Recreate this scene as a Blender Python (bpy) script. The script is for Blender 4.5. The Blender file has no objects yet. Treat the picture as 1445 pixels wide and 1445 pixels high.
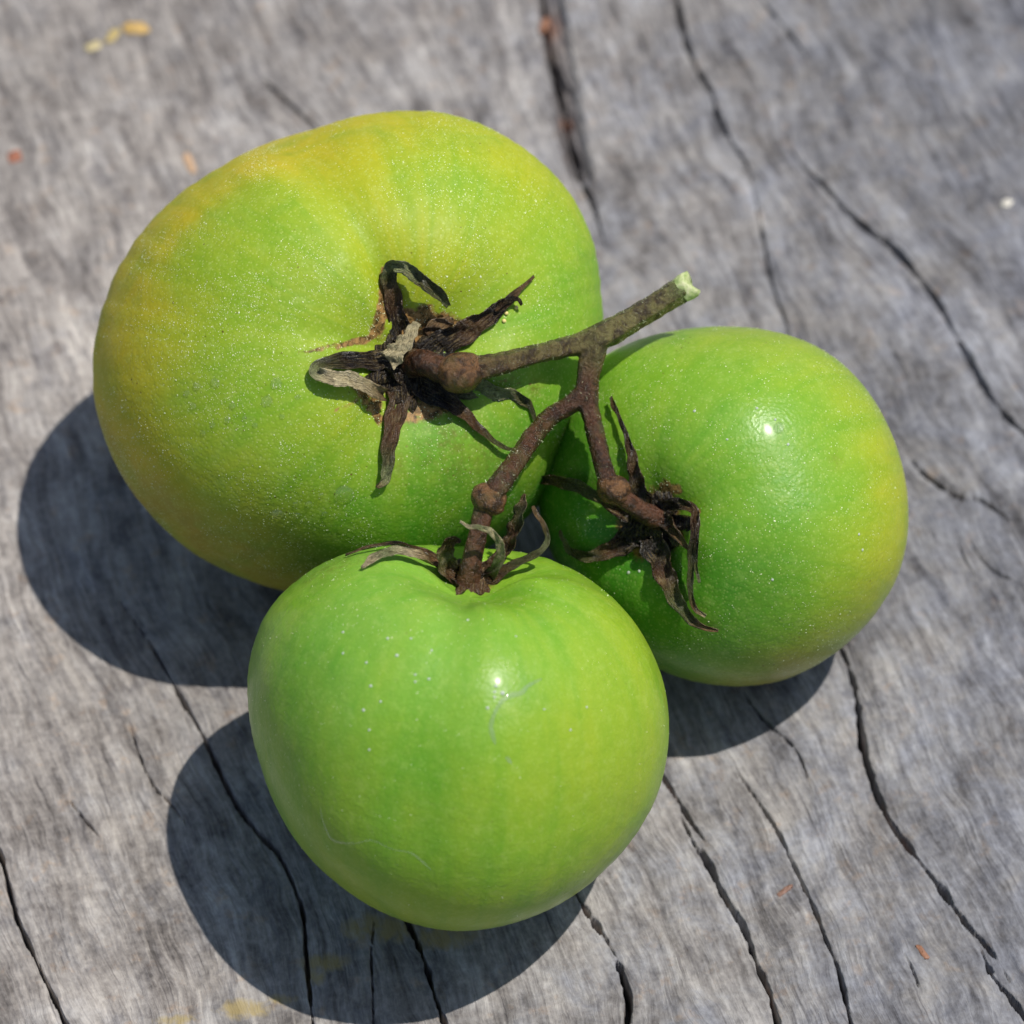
import bpy, math, random
import numpy as np
from mathutils import Vector
from mathutils.bvhtree import BVHTree

# ------------------------------------------------------------------ camera
S = 0.000125                     # metres per photo pixel at the look-at depth
PITCH = math.radians(55.0)       # camera looks down by this much
DIST = 0.72
LOOK = np.array([0.0, 0.0, 0.03])
VIEW = np.array([0.0, -math.cos(PITCH), math.sin(PITCH)])      # from the scene to the camera
UP = np.array([0.0, math.sin(PITCH), math.cos(PITCH)])
RIGHT = np.array([1.0, 0.0, 0.0])
CAM = LOOK + VIEW * DIST
FRAME = 1445.0
TAN = FRAME * S / DIST           # full frame width over distance

scene = bpy.context.scene
COL = scene.collection
cam_data = bpy.data.cameras.new('camera')
cam_data.sensor_width = 36.0
cam_data.lens = 36.0 / TAN
cam_data.clip_start = 0.01
cam_data.clip_end = 50.0
cam_data.dof.use_dof = True
cam_data.dof.focus_distance = DIST - 0.032
cam_data.dof.aperture_fstop = 14.0
cam = bpy.data.objects.new('camera', cam_data)
cam.location = CAM
cam.rotation_euler = (math.pi / 2 - PITCH, 0, 0)
COL.objects.link(cam)
scene.camera = cam

# ------------------------------------------------------------------ sky and sun
SUN_EL = math.radians(69.5)
SUN_AZ = math.radians(83.0)      # clockwise from +Y, so the sun stands to the right
SUN = np.array([math.sin(SUN_AZ) * math.cos(SUN_EL), math.cos(SUN_AZ) * math.cos(SUN_EL), math.sin(SUN_EL)])
world = bpy.data.worlds.new('World')
scene.world = world
world.use_nodes = True
wn = world.node_tree
wn.nodes.clear()
sky = wn.nodes.new('ShaderNodeTexSky')
sky.sky_type = 'NISHITA'
sky.sun_disc = False
sky.sun_elevation = SUN_EL
sky.sun_rotation = SUN_AZ
bg = wn.nodes.new('ShaderNodeBackground')
bg.inputs['Strength'].default_value = 0.10
wo = wn.nodes.new('ShaderNodeOutputWorld')
wn.links.new(sky.outputs['Color'], bg.inputs['Color'])
wn.links.new(bg.outputs['Background'], wo.inputs['Surface'])

sun_data = bpy.data.lights.new('sun', 'SUN')
sun_data.energy = 4.3
sun_data.angle = math.radians(0.55)
sun_data.color = (1.0, 0.955, 0.89)
sun = bpy.data.objects.new('sun', sun_data)
sun.rotation_euler = Vector(-SUN).to_track_quat('-Z', 'Y').to_euler()
sun.location = (0.3, 0.0, 0.8)
COL.objects.link(sun)

vs = scene.view_settings
vs.view_transform = 'Standard'
vs.look = 'None'
vs.exposure = 0.0
vs.gamma = 1.0
vs.use_curve_mapping = False
scene.cycles.use_denoising = True
scene.cycles.max_bounces = 6
scene.cycles.diffuse_bounces = 3
scene.cycles.glossy_bounces = 2
scene.cycles.transparent_max_bounces = 6
scene.cycles.use_adaptive_sampling = True
scene.cycles.adaptive_threshold = 0.015

# ------------------------------------------------------------------ helpers
rng = np.random.default_rng(7)


def ray(px, py):
    d = -VIEW + RIGHT * ((px - FRAME / 2) / FRAME * TAN) + UP * ((FRAME / 2 - py) / FRAME * TAN)
    return d


def at_z(px, py, z=0.0):
    d = ray(px, py)
    return CAM + d * ((z - CAM[2]) / d[2])


def at_depth(px, py, depth):
    return CAM + ray(px, py) * depth


def depth_of(p):
    return float(np.dot(np.asarray(p) - CAM, -VIEW))


def project(P):
    P = np.asarray(P) - CAM
    dep = P @ (-VIEW)
    return np.stack([FRAME / 2 + (P @ RIGHT) / dep / TAN * FRAME,
                     FRAME / 2 - (P @ UP) / dep / TAN * FRAME], -1)


def lattice(seed, n=64):
    return np.random.default_rng(seed).random((n, n)) * 2 - 1


def vnoise(x, y, seed=0, octaves=3, gain=0.5):
    """smooth value noise, roughly -1..1"""
    out = np.zeros(np.broadcast(x, y).shape)
    amp = 1.0
    tot = 0.0
    for o in range(octaves):
        L = lattice(seed * 31 + o)
        n = L.shape[0]
        xi = np.floor(x).astype(int)
        yi = np.floor(y).astype(int)
        fx = x - xi
        fy = y - yi
        fx = fx * fx * (3 - 2 * fx)
        fy = fy * fy * (3 - 2 * fy)
        a = L[xi % n, yi % n]
        b = L[(xi + 1) % n, yi % n]
        c = L[xi % n, (yi + 1) % n]
        d = L[(xi + 1) % n, (yi + 1) % n]
        out += amp * ((a * (1 - fx) + b * fx) * (1 - fy) + (c * (1 - fx) + d * fx) * fy)
        tot += amp
        amp *= gain
        x = x * 2.03 + 11.7
        y = y * 2.03 + 5.3
    return out / tot


def mesh_from(name, verts, faces, smooth=True):
    me = bpy.data.meshes.new(name)
    verts = np.asarray(verts, dtype=np.float64)
    if isinstance(faces, np.ndarray):
        nf, k = faces.shape
        me.vertices.add(len(verts))
        me.vertices.foreach_set('co', verts.astype(np.float32).ravel())
        me.loops.add(nf * k)
        me.loops.foreach_set('vertex_index', faces.astype(np.int32).ravel())
        me.polygons.add(nf)
        me.polygons.foreach_set('loop_start', (np.arange(nf) * k).astype(np.int32))
        me.polygons.foreach_set('loop_total', np.full(nf, k, dtype=np.int32))
        me.update(calc_edges=True)
    else:
        me.from_pydata([tuple(v) for v in verts], [], faces)
        me.update()
    me.polygons.foreach_set('use_smooth', np.full(len(me.polygons), smooth, dtype=bool))
    return me


def set_attr(me, name, data, kind='FLOAT_VECTOR'):
    a = me.attributes.new(name, kind, 'POINT')
    data = np.asarray(data, dtype=np.float32)
    a.data.foreach_set('value' if kind == 'FLOAT' else 'vector', data.ravel())


def link(name, me, mat, parent=None, origin=None):
    """link a mesh built in world coordinates; its origin goes to `origin`"""
    o = bpy.data.objects.new(name, me)
    COL.objects.link(o)
    if mat is not None:
        me.materials.append(mat)
    base = np.zeros(3)
    p = parent
    while p is not None:
        base = base + np.array(p.location)
        p = p.parent
    if origin is None:
        origin = base
    origin = np.asarray(origin, dtype=float)
    n = len(me.vertices)
    co = np.empty(n * 3, dtype=np.float32)
    me.vertices.foreach_get('co', co)
    co = co.reshape(-1, 3) - origin.astype(np.float32)
    me.vertices.foreach_set('co', co.ravel())
    me.update()
    if parent is not None:
        o.parent = parent
    o.location = tuple(origin - base)
    return o


def tag(o, label=None, cat=None, group=None, kind=None):
    if label:
        o['label'] = label
    if cat:
        o['category'] = cat
    if group:
        o['group'] = group
    if kind:
        o['kind'] = kind
    return o


def empty(name, loc):
    o = bpy.data.objects.new(name, None)
    o.location = tuple(loc)
    o.empty_display_size = 0.01
    COL.objects.link(o)
    return o


def spline(pts, n):
    """Catmull-Rom through rows of pts (any number of columns), n samples"""
    P = np.asarray(pts, dtype=float)
    d = np.linalg.norm(np.diff(P[:, :2], axis=0), axis=1) if P.shape[1] != 3 else np.linalg.norm(np.diff(P, axis=0), axis=1)
    t = np.concatenate([[0], np.cumsum(np.sqrt(np.maximum(d, 1e-9)))])
    m = np.zeros_like(P)
    for i in range(len(P)):
        a, b = max(i - 1, 0), min(i + 1, len(P) - 1)
        m[i] = (P[b] - P[a]) / (t[b] - t[a])
    tt = np.linspace(0, t[-1], n)
    k = np.clip(np.searchsorted(t, tt, side='right') - 1, 0, len(P) - 2)
    h = (t[k + 1] - t[k])[:, None]
    s = ((tt - t[k])[:, None]) / h
    return ((2 * s**3 - 3 * s**2 + 1) * P[k] + (s**3 - 2 * s**2 + s) * h * m[k]
            + (-2 * s**3 + 3 * s**2) * P[k + 1] + (s**3 - s**2) * h * m[k + 1])


# ------------------------------------------------------------------ material kit
class NT:
    def __init__(self, name):
        self.mat = bpy.data.materials.new(name)
        self.mat.use_nodes = True
        self.t = self.mat.node_tree
        self.t.nodes.clear()
        self.out = self.t.nodes.new('ShaderNodeOutputMaterial')
        self.b = self.t.nodes.new('ShaderNodeBsdfPrincipled')
        self.t.links.new(self.b.outputs[0], self.out.inputs['Surface'])

    def new(self, kind, **kw):
        n = self.t.nodes.new(kind)
        for k, v in kw.items():
            setattr(n, k, v)
        return n

    def put(self, sock, v):
        if isinstance(v, bpy.types.NodeSocket):
            self.t.links.new(v, sock)
        else:
            sock.default_value = v

    def set(self, **kw):
        for k, v in kw.items():
            self.put(self.b.inputs[k.replace('_', ' ')], v)

    def attr(self, name, out='Vector'):
        n = self.new('ShaderNodeAttribute', attribute_name=name)
        return n.outputs[out]

    def obj(self):
        return self.new('ShaderNodeTexCoord').outputs['Object']

    def vmul(self, v, s):
        n = self.new('ShaderNodeVectorMath', operation='MULTIPLY')
        self.put(n.inputs[0], v)
        n.inputs[1].default_value = s
        return n.outputs[0]

    def noise(self, v, scale=1.0, detail=3.0, rough=0.55, dist=0.0):
        n = self.new('ShaderNodeTexNoise')
        self.put(n.inputs['Vector'], v)
        n.inputs['Scale'].default_value = scale
        n.inputs['Detail'].default_value = detail
        n.inputs['Roughness'].default_value = rough
        n.inputs['Distortion'].default_value = dist
        return n.outputs['Fac']

    def voronoi(self, v, scale, feature='F1'):
        n = self.new('ShaderNodeTexVoronoi', feature=feature)
        self.put(n.inputs['Vector'], v)
        n.inputs['Scale'].default_value = scale
        return n

    def ramp(self, f, stops, interp='LINEAR'):
        n = self.new('ShaderNodeValToRGB')
        n.color_ramp.interpolation = interp
        e = n.color_ramp.elements
        while len(e) < len(stops):
            e.new(0.5)
        for k, (p, c) in zip(e, stops):
            k.position = p
            k.color = (c, c, c, 1) if not isinstance(c, (tuple, list)) else (*c, 1)
        self.put(n.inputs['Fac'], f)
        return n.outputs['Color']

    def mix(self, f, a, b, blend='MIX'):
        n = self.new('ShaderNodeMix', data_type='RGBA', blend_type=blend)
        self.put(n.inputs['Factor'], f)
        for s, v in ((n.inputs[6], a), (n.inputs[7], b)):
            if isinstance(v, (tuple, list)):
                v = (*v, 1) if len(v) == 3 else v
            self.put(s, v)
        return n.outputs[2]

    def math(self, op, a, b=0.0, clamp=False):
        n = self.new('ShaderNodeMath', operation=op, use_clamp=clamp)
        self.put(n.inputs[0], a)
        self.put(n.inputs[1], b)
        return n.outputs[0]

    def bump(self, h, strength=0.3, distance=0.001, normal=None):
        n = self.new('ShaderNodeBump')
        n.inputs['Strength'].default_value = strength
        n.inputs['Distance'].default_value = distance
        self.put(n.inputs['Height'], h)
        if normal is not None:
            self.put(n.inputs['Normal'], normal)
        return n.outputs[0]


# ------------------------------------------------------------------ weathered wood
# cracks traced on the photograph: (points, width px, depth factor)
CRACKS = [
    ([(1172, 880), (1188, 915), (1203, 955), (1212, 1000), (1218, 1050), (1235, 1110), (1258, 1160), (1292, 1205), (1330, 1255), (1362, 1300), (1395, 1335), (1425, 1380)], 11, 1.0),
    ([(1385, 1335), (1400, 1372), (1422, 1400), (1450, 1438), (1490, 1490)], 9, 1.0),
    ([(920, 1070), (937, 1098), (958, 1130), (975, 1158), (993, 1183)], 7, 1.0),
    ([(962, 1155), (980, 1190), (998, 1215), (1020, 1260), (1050, 1308), (1068, 1360), (1088, 1405), (1098, 1450), (1115, 1520)], 9, 1.0),
    ([(1040, 1090), (1072, 1135), (1098, 1175), (1122, 1225), (1146, 1275), (1165, 1325), (1184, 1372), (1200, 1440), (1225, 1520)], 6, 0.9),
    ([(795, 1225), (818, 1270), (838, 1300), (862, 1335), (878, 1375), (887, 1410), (884, 1455), (890, 1520)], 9, 0.9),
    ([(545, 1240), (575, 1300), (598, 1352), (612, 1400), (630, 1450), (660, 1520)], 8, 0.9),
    ([(170, 850), (210, 905), (249, 972), (286, 1037), (332, 1132), (362, 1172), (394, 1207), (415, 1250), (428, 1290), (432, 1348), (440, 1430), (450, 1520)], 7, 0.9),
    ([(-60, 1110), (-20, 1170), (3, 1215), (22, 1290), (54, 1361), (93, 1445), (130, 1530)], 7, 1.0),
    ([(752, -90), (765, -20), (775, 60), (788, 110), (800, 165), (812, 215), (820, 250), (838, 290), (852, 340)], 10, 0.8),
    ([(935, -80), (955, 0), (966, 50), (982, 95), (1004, 130), (1014, 165), (1030, 195), (1050, 225), (1066, 262)], 9, 0.8),
    ([(1062, 255), (1076, 330), (1090, 400), (1108, 450), (1120, 500)], 5, 0.5),
    ([(1110, 200), (1135, 232), (1160, 255), (1192, 292), (1230, 325), (1260, 345), (1290, 380), (1320, 420), (1345, 465), (1370, 510), (1395, 556), (1424, 592), (1460, 625), (1520, 690)], 11, 0.9),
    ([(1278, 635), (1300, 665), (1322, 682), (1350, 700), (1385, 708), (1425, 735)], 6, 0.8),
    ([(1065, -20), (1085, 10), (1112, 42), (1140, 80)], 7, 0.5),
    ([(1046, 973), (1064, 1000), (1083, 1022), (1105, 1040), (1125, 1062), (1143, 1107)], 4, 0.7),
    ([(370, 110), (400, 138), (425, 160), (460, 190)], 6, 0.7),
    ([(183, 1022), (195, 1060), (208, 1091), (222, 1115), (240, 1132), (262, 1160)], 3, 0.6),
    ([(528, 1300), (524, 1350), (526, 1400), (527, 1460)], 3, 0.7),
    ([(1365, 760), (1395, 800), (1440, 828)], 3, 0.5),
    ([(1350, 760), (1362, 790), (1378, 815)], 3, 0.4),
    ([(1275, 1345), (1288, 1370), (1296, 1395)], 3, 0.6),
    ([(95, 1125), (118, 1155), (140, 1180)], 3, 0.5),
]
# russet wood laid bare inside some cracks: px, py, radius px
BARE = [(768, 30, 20), (800, 165, 9), (1245, 1150, 16), (1278, 1190, 13), (1292, 1206, 9), (942, 1105, 12), (950, 1118, 8),
        (1083, 1390, 9), (1090, 1405, 10), (1216, 1035, 6), (822, 1275, 9), (845, 1310, 9), (1176, 900, 6), (1080, 480, 1)]
# yellow lichen smears: px, py, rx, ry
LICHEN = [(460, 1358, 48, 17), (445, 1378, 22, 15), (345, 1425, 50, 18), (400, 1410, 30, 10), (540, 1310, 70, 28), (625, 1322, 60, 25), (500, 1310, 25, 20), (250, 1440, 40, 10)]


def build_wood():
    def axis(lo, hi, step, far):
        core = np.arange(lo, hi, step)
        k = 1.22 ** np.arange(1, 60)
        ext = np.cumsum(step * k)
        ext = ext[ext < far]
        return np.concatenate([(lo - ext)[::-1], core, core[-1] + ext])

    # grid axes run across (A) and along (B) the general grain direction
    ga = axis(-0.142, 0.142, 0.00017, 0.5)
    gb = axis(-0.150, 0.150, 0.00055, 0.5)
    GA, GB_ = np.meshgrid(ga, gb, indexing='ij')
    e_b = np.array([-0.40, 0.9165])
    e_a = np.array([0.9165, 0.40])
    X = GA * e_a[0] + GB_ * e_b[0]
    Y = GA * e_a[1] + GB_ * e_b[1]

    # grain coordinate: across-grain value that stays constant along every crack
    g0 = np.array([0.34, -0.94])
    g0 /= np.linalg.norm(g0)
    n0 = np.array([-g0[1], g0[0]])
    lines = []
    for pts, w, dep in CRACKS:
        sp = spline([at_z(*p)[:2].tolist() + [0, 0] for p in pts], 90)[:, :2]
        lines.append((sp, w * S, dep))
    sx, sr = [], []
    for sp, w, dep in lines:
        s = sp[::6]
        u0 = s @ n0
        sx.append(s)
        sr.append(u0.mean() - u0)
    sx = np.concatenate(sx)
    sr = np.concatenate(sr)
    cx = np.linspace(-0.14, 0.14, 100)
    cy = np.linspace(-0.14, 0.155, 100)
    CX, CY = np.meshgrid(cx, cy, indexing='ij')
    d2 = (CX[..., None] - sx[:, 0]) ** 2 + (CY[..., None] - sx[:, 1]) ** 2
    wgt = 1.0 / (d2 + 0.010 ** 2) ** 1.6
    R = (wgt * sr).sum(-1) / (wgt.sum(-1) + 1.0 / 0.05 ** 3.2)
    fx = np.clip((X - cx[0]) / (cx[1] - cx[0]), 0, 98.999)
    fy = np.clip((Y - cy[0]) / (cy[1] - cy[0]), 0, 98.999)
    ix, iy = fx.astype(int), fy.astype(int)
    tx, ty = fx - ix, fy - iy
    RR = ((R[ix, iy] * (1 - tx) + R[ix + 1, iy] * tx) * (1 - ty) + (R[ix, iy + 1] * (1 - tx) + R[ix + 1, iy + 1] * tx) * ty)
    U = X * n0[0] + Y * n0[1] + RR
    V = X * g0[0] + Y * g0[1]
    U = U + 0.0012 * vnoise(X * 90, Y * 90, 3, 2)

    # relief
    Z = 0.0006 * vnoise(U * 55, V * 14, 11, 2) + 0.00028 * vnoise(U * 260, V * 35, 12, 2) + 0.00010 * vnoise(U * 900, V * 110, 13, 2)
    crackness = np.zeros_like(X)
    wob = vnoise(X * 700, Y * 700, 5, 2)
    wob2 = vnoise(X * 2200, Y * 2200, 6, 1)
    for ci, (sp, w, dep) in enumerate(lines):
        m = 8 * w + 0.002
        sa, sb = sp @ e_a, sp @ e_b
        i0, i1 = np.searchsorted(ga, [sa.min() - m, sa.max() + m])
        j0, j1 = np.searchsorted(gb, [sb.min() - m, sb.max() + m])
        if i1 - i0 < 2 or j1 - j0 < 2:
            continue
        xs, ys = X[i0:i1, j0:j1], Y[i0:i1, j0:j1]
        best = np.full(xs.shape, 1e9)
        along = np.zeros(xs.shape)
        for k in range(len(sp) - 1):
            a, b = sp[k], sp[k + 1]
            p0, p1 = np.searchsorted(ga[i0:i1], [min(sa[k], sa[k + 1]) - m, max(sa[k], sa[k + 1]) + m])
            q0, q1 = np.searchsorted(gb[j0:j1], [min(sb[k], sb[k + 1]) - m, max(sb[k], sb[k + 1]) + m])
            if p1 <= p0 or q1 <= q0:
                continue
            x_, y_ = xs[p0:p1, q0:q1], ys[p0:p1, q0:q1]
            ab = b - a
            t = np.clip(((x_ - a[0]) * ab[0] + (y_ - a[1]) * ab[1]) / (ab @ ab + 1e-15), 0, 1)
            d = np.hypot(x_ - a[0] - t * ab[0], y_ - a[1] - t * ab[1])
            bb = best[p0:p1, q0:q1]
            al = along[p0:p1, q0:q1]
            hit = d < bb
            bb[hit] = d[hit]
            al[hit] = ((k + t) / (len(sp) - 1))[hit]
        taper = np.clip(np.minimum(along, 1 - along) / 0.22, 0.10, 1.0) ** 0.7
        wv = w * 0.38 * taper * (1.0 + 0.95 * vnoise(along * 23 + ci * 7, along * 0 + ci, 21, 2))
        wv = np.maximum(wv, 0.09 * w)
        d = best + wob[i0:i1, j0:j1] * w * 0.20 + wob2[i0:i1, j0:j1] * w * 0.05
        q = np.clip(1 - d / wv, 0, 1)
        prof = 1 - np.clip(d / (wv * 1.08), 0, 1) ** 4.0
        deep = (6.5 * w * dep + 0.0016 * dep) * taper
        lip = np.exp(-(best / (2.6 * w)) ** 2) * w * 0.30 * dep
        Z[i0:i1, j0:j1] -= np.maximum(prof, 0) * deep + lip
        crackness[i0:i1, j0:j1] = np.maximum(crackness[i0:i1, j0:j1], q)
    # shallow splintered trough beside the upper crack
    tr = spline([at_z(*p)[:2].tolist() + [0, 0] for p in [(765, -60), (780, 20), (790, 90), (798, 150), (806, 200), (818, 250)]], 40)[:, :2]
    dd = np.full(X.shape, 1.0)
    for p in tr[::2]:
        dd = np.minimum(dd, np.hypot(X - p[0], Y - p[1]))
    trough = np.exp(-(dd / 0.0027) ** 6) * np.clip((Y - at_z(820, 285)[1]) / 0.012, 0, 1)
    Z -= trough * (0.0016 + 0.0022 * np.abs(vnoise(U * 1100, V * 60, 17, 2)))
    far = np.clip((np.hypot(X, Y) - 0.2) / 0.25, 0, 1)
    Z = Z * (1 - far)

    bare = np.zeros_like(X)
    for px, py, r in BARE:
        c = at_z(px, py)
        bare = np.maximum(bare, np.exp(-(((X - c[0]) ** 2 + ((Y - c[1]) * 0.8) ** 2) / (r * S) ** 2)))
    bare = np.clip(bare * (1.25 + 0.7 * vnoise(X * 1500, Y * 1500, 9, 1)) * np.clip(crackness * 2.4 + trough * 0.6, 0, 1), 0, 1)
    lich = np.zeros_like(X)
    for px, py, rx, ry in LICHEN:
        c = at_z(px, py)
        lich = np.maximum(lich, np.exp(-((X - c[0]) / (rx * S)) ** 2 - ((Y - c[1]) / (ry * S * 1.2)) ** 2))
    pts = np.stack([X, Y, Z], -1).reshape(-1, 3)
    nx, ny = X.shape
    idx = np.arange(nx * ny).reshape(nx, ny)
    faces = np.stack([idx[:-1, :-1], idx[1:, :-1], idx[1:, 1:], idx[:-1, 1:]], -1).reshape(-1, 4)
    me = mesh_from('wood_surface', pts, faces)
    set_attr(me, 'grain', np.stack([U, V, np.zeros_like(U)], -1))
    set_attr(me, 'marks', np.stack([bare, lich, trough], -1))
    grid = (ga, gb, Z, e_a, e_b)
    return me, grid


def wood_material():
    m = NT('weathered_wood')
    g = m.attr('grain')
    P = m.obj()
    marks = m.new('ShaderNodeSeparateXYZ')
    m.put(marks.inputs[0], m.attr('marks'))
    bare, lich, trough = marks.outputs
    warp = m.new('ShaderNodeVectorMath', operation='ADD')
    m.put(warp.inputs[0], g)
    wv_ = m.new('ShaderNodeTexNoise')
    m.put(wv_.inputs['Vector'], P)
    wv_.inputs['Scale'].default_value = 320.0
    wv_.inputs['Detail'].default_value = 2.0
    sub = m.new('ShaderNodeVectorMath', operation='MULTIPLY_ADD')
    m.put(sub.inputs[0], wv_.outputs['Color'])
    sub.inputs[1].default_value = (0.0007, 0.0030, 0)
    sub.inputs[2].default_value = (-0.00035, -0.0015, 0)
    m.put(warp.inputs[1], sub.outputs[0])
    gw = warp.outputs[0]
    fib = m.noise(m.vmul(gw, (1900, 120, 1)), 1.0, 3.0, 0.6, 0.0)
    fib2 = m.noise(m.vmul(gw, (640, 105, 1)), 1.0, 4.0, 0.68, 0.3)
    mid = m.noise(m.vmul(gw, (210, 32, 1)), 1.0, 4.0, 0.62, 0.7)
    patch = m.noise(P, 75.0, 5.0, 0.65, 0.5)
    big = m.noise(P, 11.0, 3.0, 0.5, 0.2)
    mottle = m.noise(P, 640.0, 4.0, 0.72, 0.2)
    # fibre shows on some stretches, crumbly grey on others
    show = m.ramp(m.noise(m.vmul(g, (60, 30, 1)), 1.0, 3.0, 0.6, 0.4), [(0.38, 0.25), (0.62, 1.0)])
    fibre = m.math('MULTIPLY', m.math('SUBTRACT', fib, 0.5), show)
    v = m.math('ADD', m.math('MULTIPLY', fibre, 0.36), m.math('MULTIPLY', m.math('SUBTRACT', fib2, 0.5), 0.50))
    v = m.math('ADD', v, m.math('MULTIPLY', m.math('SUBTRACT', mid, 0.5), 0.52))
    v = m.math('ADD', v, m.math('MULTIPLY', m.math('SUBTRACT', patch, 0.5), 0.50))
    v = m.math('ADD', v, m.math('MULTIPLY', m.math('SUBTRACT', mottle, 0.5), 0.38))
    v = m.math('ADD', v, 0.5)
    col = m.ramp(v, [(0.22, (0.045, 0.042, 0.043)), (0.36, (0.125, 0.118, 0.118)), (0.48, (0.225, 0.217, 0.216)), (0.60, (0.335, 0.326, 0.322)), (0.78, (0.52, 0.51, 0.50))])
    # hue: blue grey stretches, tan toward one side
    sep = m.new('ShaderNodeSeparateXYZ')
    m.put(sep.inputs[0], P)
    left = m.math('MULTIPLY_ADD', sep.outputs[0], -4.2, True)
    left.node.inputs[2].default_value = 0.42
    hue = m.math('ADD', m.math('MULTIPLY', m.noise(P, 85.0, 5.0, 0.7, 0.5), 0.9), m.math('MULTIPLY', left, 0.50))
    col = m.mix(m.ramp(hue, [(0.50, 0.0), (0.85, 0.85)]), col, (1.05, 0.975, 0.88), 'MULTIPLY')
    col = m.mix(m.ramp(hue, [(0.35, 0.9), (0.62, 0.0)]), col, (0.85, 0.90, 1.03), 'MULTIPLY')
    col = m.mix(m.ramp(m.noise(P, 210.0, 4.0, 0.65), [(0.58, 0.0), (0.70, 0.7)]), col, (1.12, 0.92, 0.74), 'MULTIPLY')
    br = m.ramp(m.math('ADD', m.math('MULTIPLY', big, 0.75), m.math('MULTIPLY', left, 0.30)), [(0.34, 0.66), (0.68, 1.14)])
    col = m.mix(1.0, col, br, 'MULTIPLY')
    # dark weather patches with their own shape
    dk = m.ramp(m.noise(m.vmul(gw, (170, 75, 1)), 1.0, 5.0, 0.7, 0.8), [(0.53, 0.0), (0.66, 0.7)])
    col = m.mix(dk, col, (0.56, 0.57, 0.62), 'MULTIPLY')
    hair = m.ramp(m.noise(m.vmul(gw, (1300, 45, 1)), 1.0, 2.0, 0.5, 0.2), [(0.25, 0.8), (0.37, 0.0)])
    col = m.mix(hair, col, (0.42, 0.41, 0.43), 'MULTIPLY')
    # darker fibre streaks in the trough, lichen, bare wood
    tn = m.ramp(m.math('MULTIPLY', trough, m.math('ADD', fib2, 0.35)), [(0.35, 0.0), (0.75, 0.8)])
    col = m.mix(tn, col, (0.40, 0.38, 0.40), 'MULTIPLY')
    ln = m.ramp(m.math('MULTIPLY', lich, m.math('MULTIPLY', m.noise(m.vmul(gw, (420, 260, 1)), 1.0, 5.0, 0.75, 0.8), 1.75)), [(0.44, 0.0), (0.84, 0.75)])
    col = m.mix(ln, col, (0.34, 0.26, 0.10))
    col = m.mix(m.math('MULTIPLY', bare, 0.85), col, (0.36, 0.15, 0.07))
    h = m.math('ADD', m.math('MULTIPLY', fib, 0.5), m.math('MULTIPLY', fib2, 0.8))
    h = m.math('ADD', h, m.math('MULTIPLY', mottle, 0.25))
    nb = m.bump(h, 0.75, 0.0006)
    m.set(Base_Color=col, Roughness=0.72, Normal=nb)
    m.b.inputs['Specular IOR Level'].default_value = 0.32
    return m.mat


# ------------------------------------------------------------------ fruit
def cam_vec(x, y, z):
    v = RIGHT * x + UP * y + VIEW * z
    return v / np.linalg.norm(v)


def closed_polar(outline, c, n=360):
    P = np.asarray(outline, dtype=float) - c
    th = np.arctan2(-P[:, 1], P[:, 0])
    r = np.hypot(P[:, 0], P[:, 1])
    o = np.argsort(th)
    th, r = th[o], r[o]
    th = np.concatenate([th - 2 * np.pi, th, th + 2 * np.pi])
    r = np.concatenate([r, r, r])
    g = np.linspace(-np.pi, np.pi, n, endpoint=False)
    v = np.interp(g, th, r)
    k = np.exp(-np.linspace(-2, 2, 13) ** 2)
    k /= k.sum()
    v = np.convolve(np.concatenate([v[-6:], v, v[:6]]), k, mode='valid')
    return g, v


def fruit_shape(F, nphi=260, nt=170):
    R, A = F['R'] * S, F['A'] * S
    axis = cam_vec(*F['axis'])
    ex = np.cross(axis, VIEW + 0.01 * RIGHT)
    ex /= np.linalg.norm(ex)
    ey = np.cross(axis, ex)
    # aim phi = 0 at image right for readable lobe angles
    rx = RIGHT - axis * np.dot(RIGHT, axis)
    ex = rx / np.linalg.norm(rx)
    ey = np.cross(axis, ex)
    t = np.linspace(0.0, np.pi, nt)
    ph = np.linspace(0, 2 * np.pi, nphi, endpoint=False)
    T, PH = np.meshgrid(t, ph, indexing='ij')
    st = np.abs(np.sin(T)) ** F.get('p', 0.86)
    ct = np.cos(T)
    ctz = np.sign(ct) * np.abs(ct) ** F.get('pz', 0.95)
    lob = np.zeros_like(PH)
    for n, a, p in F['lobes']:
        lob += a * np.cos(n * PH + p)
    for p0, wd, am in F.get('dents', []):
        dphi = np.angle(np.exp(1j * (PH - p0)))
        lob -= am * np.exp(-(dphi / wd) ** 2)
    wt = np.clip(0.35 + 0.65 * ct, 0.15, 1) * np.minimum(1, st * 2.0)
    rr = R * st * (1 + lob * wt)
    dw = F['dimple_w'] * S
    dip = F['dimple'] * S * np.exp(-(rr / dw) ** 2 / (1 + 1.2 * np.clip(-lob * 9, -0.5, 0.8)))
    zz = np.where(ct >= 0, A, F['B'] * S) * ctz
    zz = zz - np.where(ct > 0, dip, 0)
    zz = zz + np.where(ct < 0, 1, 0) * F.get('bdip', 12) * S * np.exp(-(rr / (60 * S)) ** 2)
    # small unevenness
    bump = 0.012 * R * vnoise(np.cos(PH) * np.sin(T) * 2.1 + 9, np.sin(PH) * np.sin(T) * 2.1 + 4 + ct * 1.3, F['seed'], 2) * np.sin(T)
    rr = rr + bump
    P = (rr * np.cos(PH))[..., None] * ex + (rr * np.sin(PH))[..., None] * ey + zz[..., None] * axis
    idx = np.arange(nt * nphi).reshape(nt, nphi)
    nxt = np.roll(idx, -1, axis=1)
    faces = np.stack([idx[:-1], idx[1:], nxt[1:], nxt[:-1]], -1).reshape(-1, 4)
    return P.reshape(-1, 3), faces, axis, T.ravel()


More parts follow.
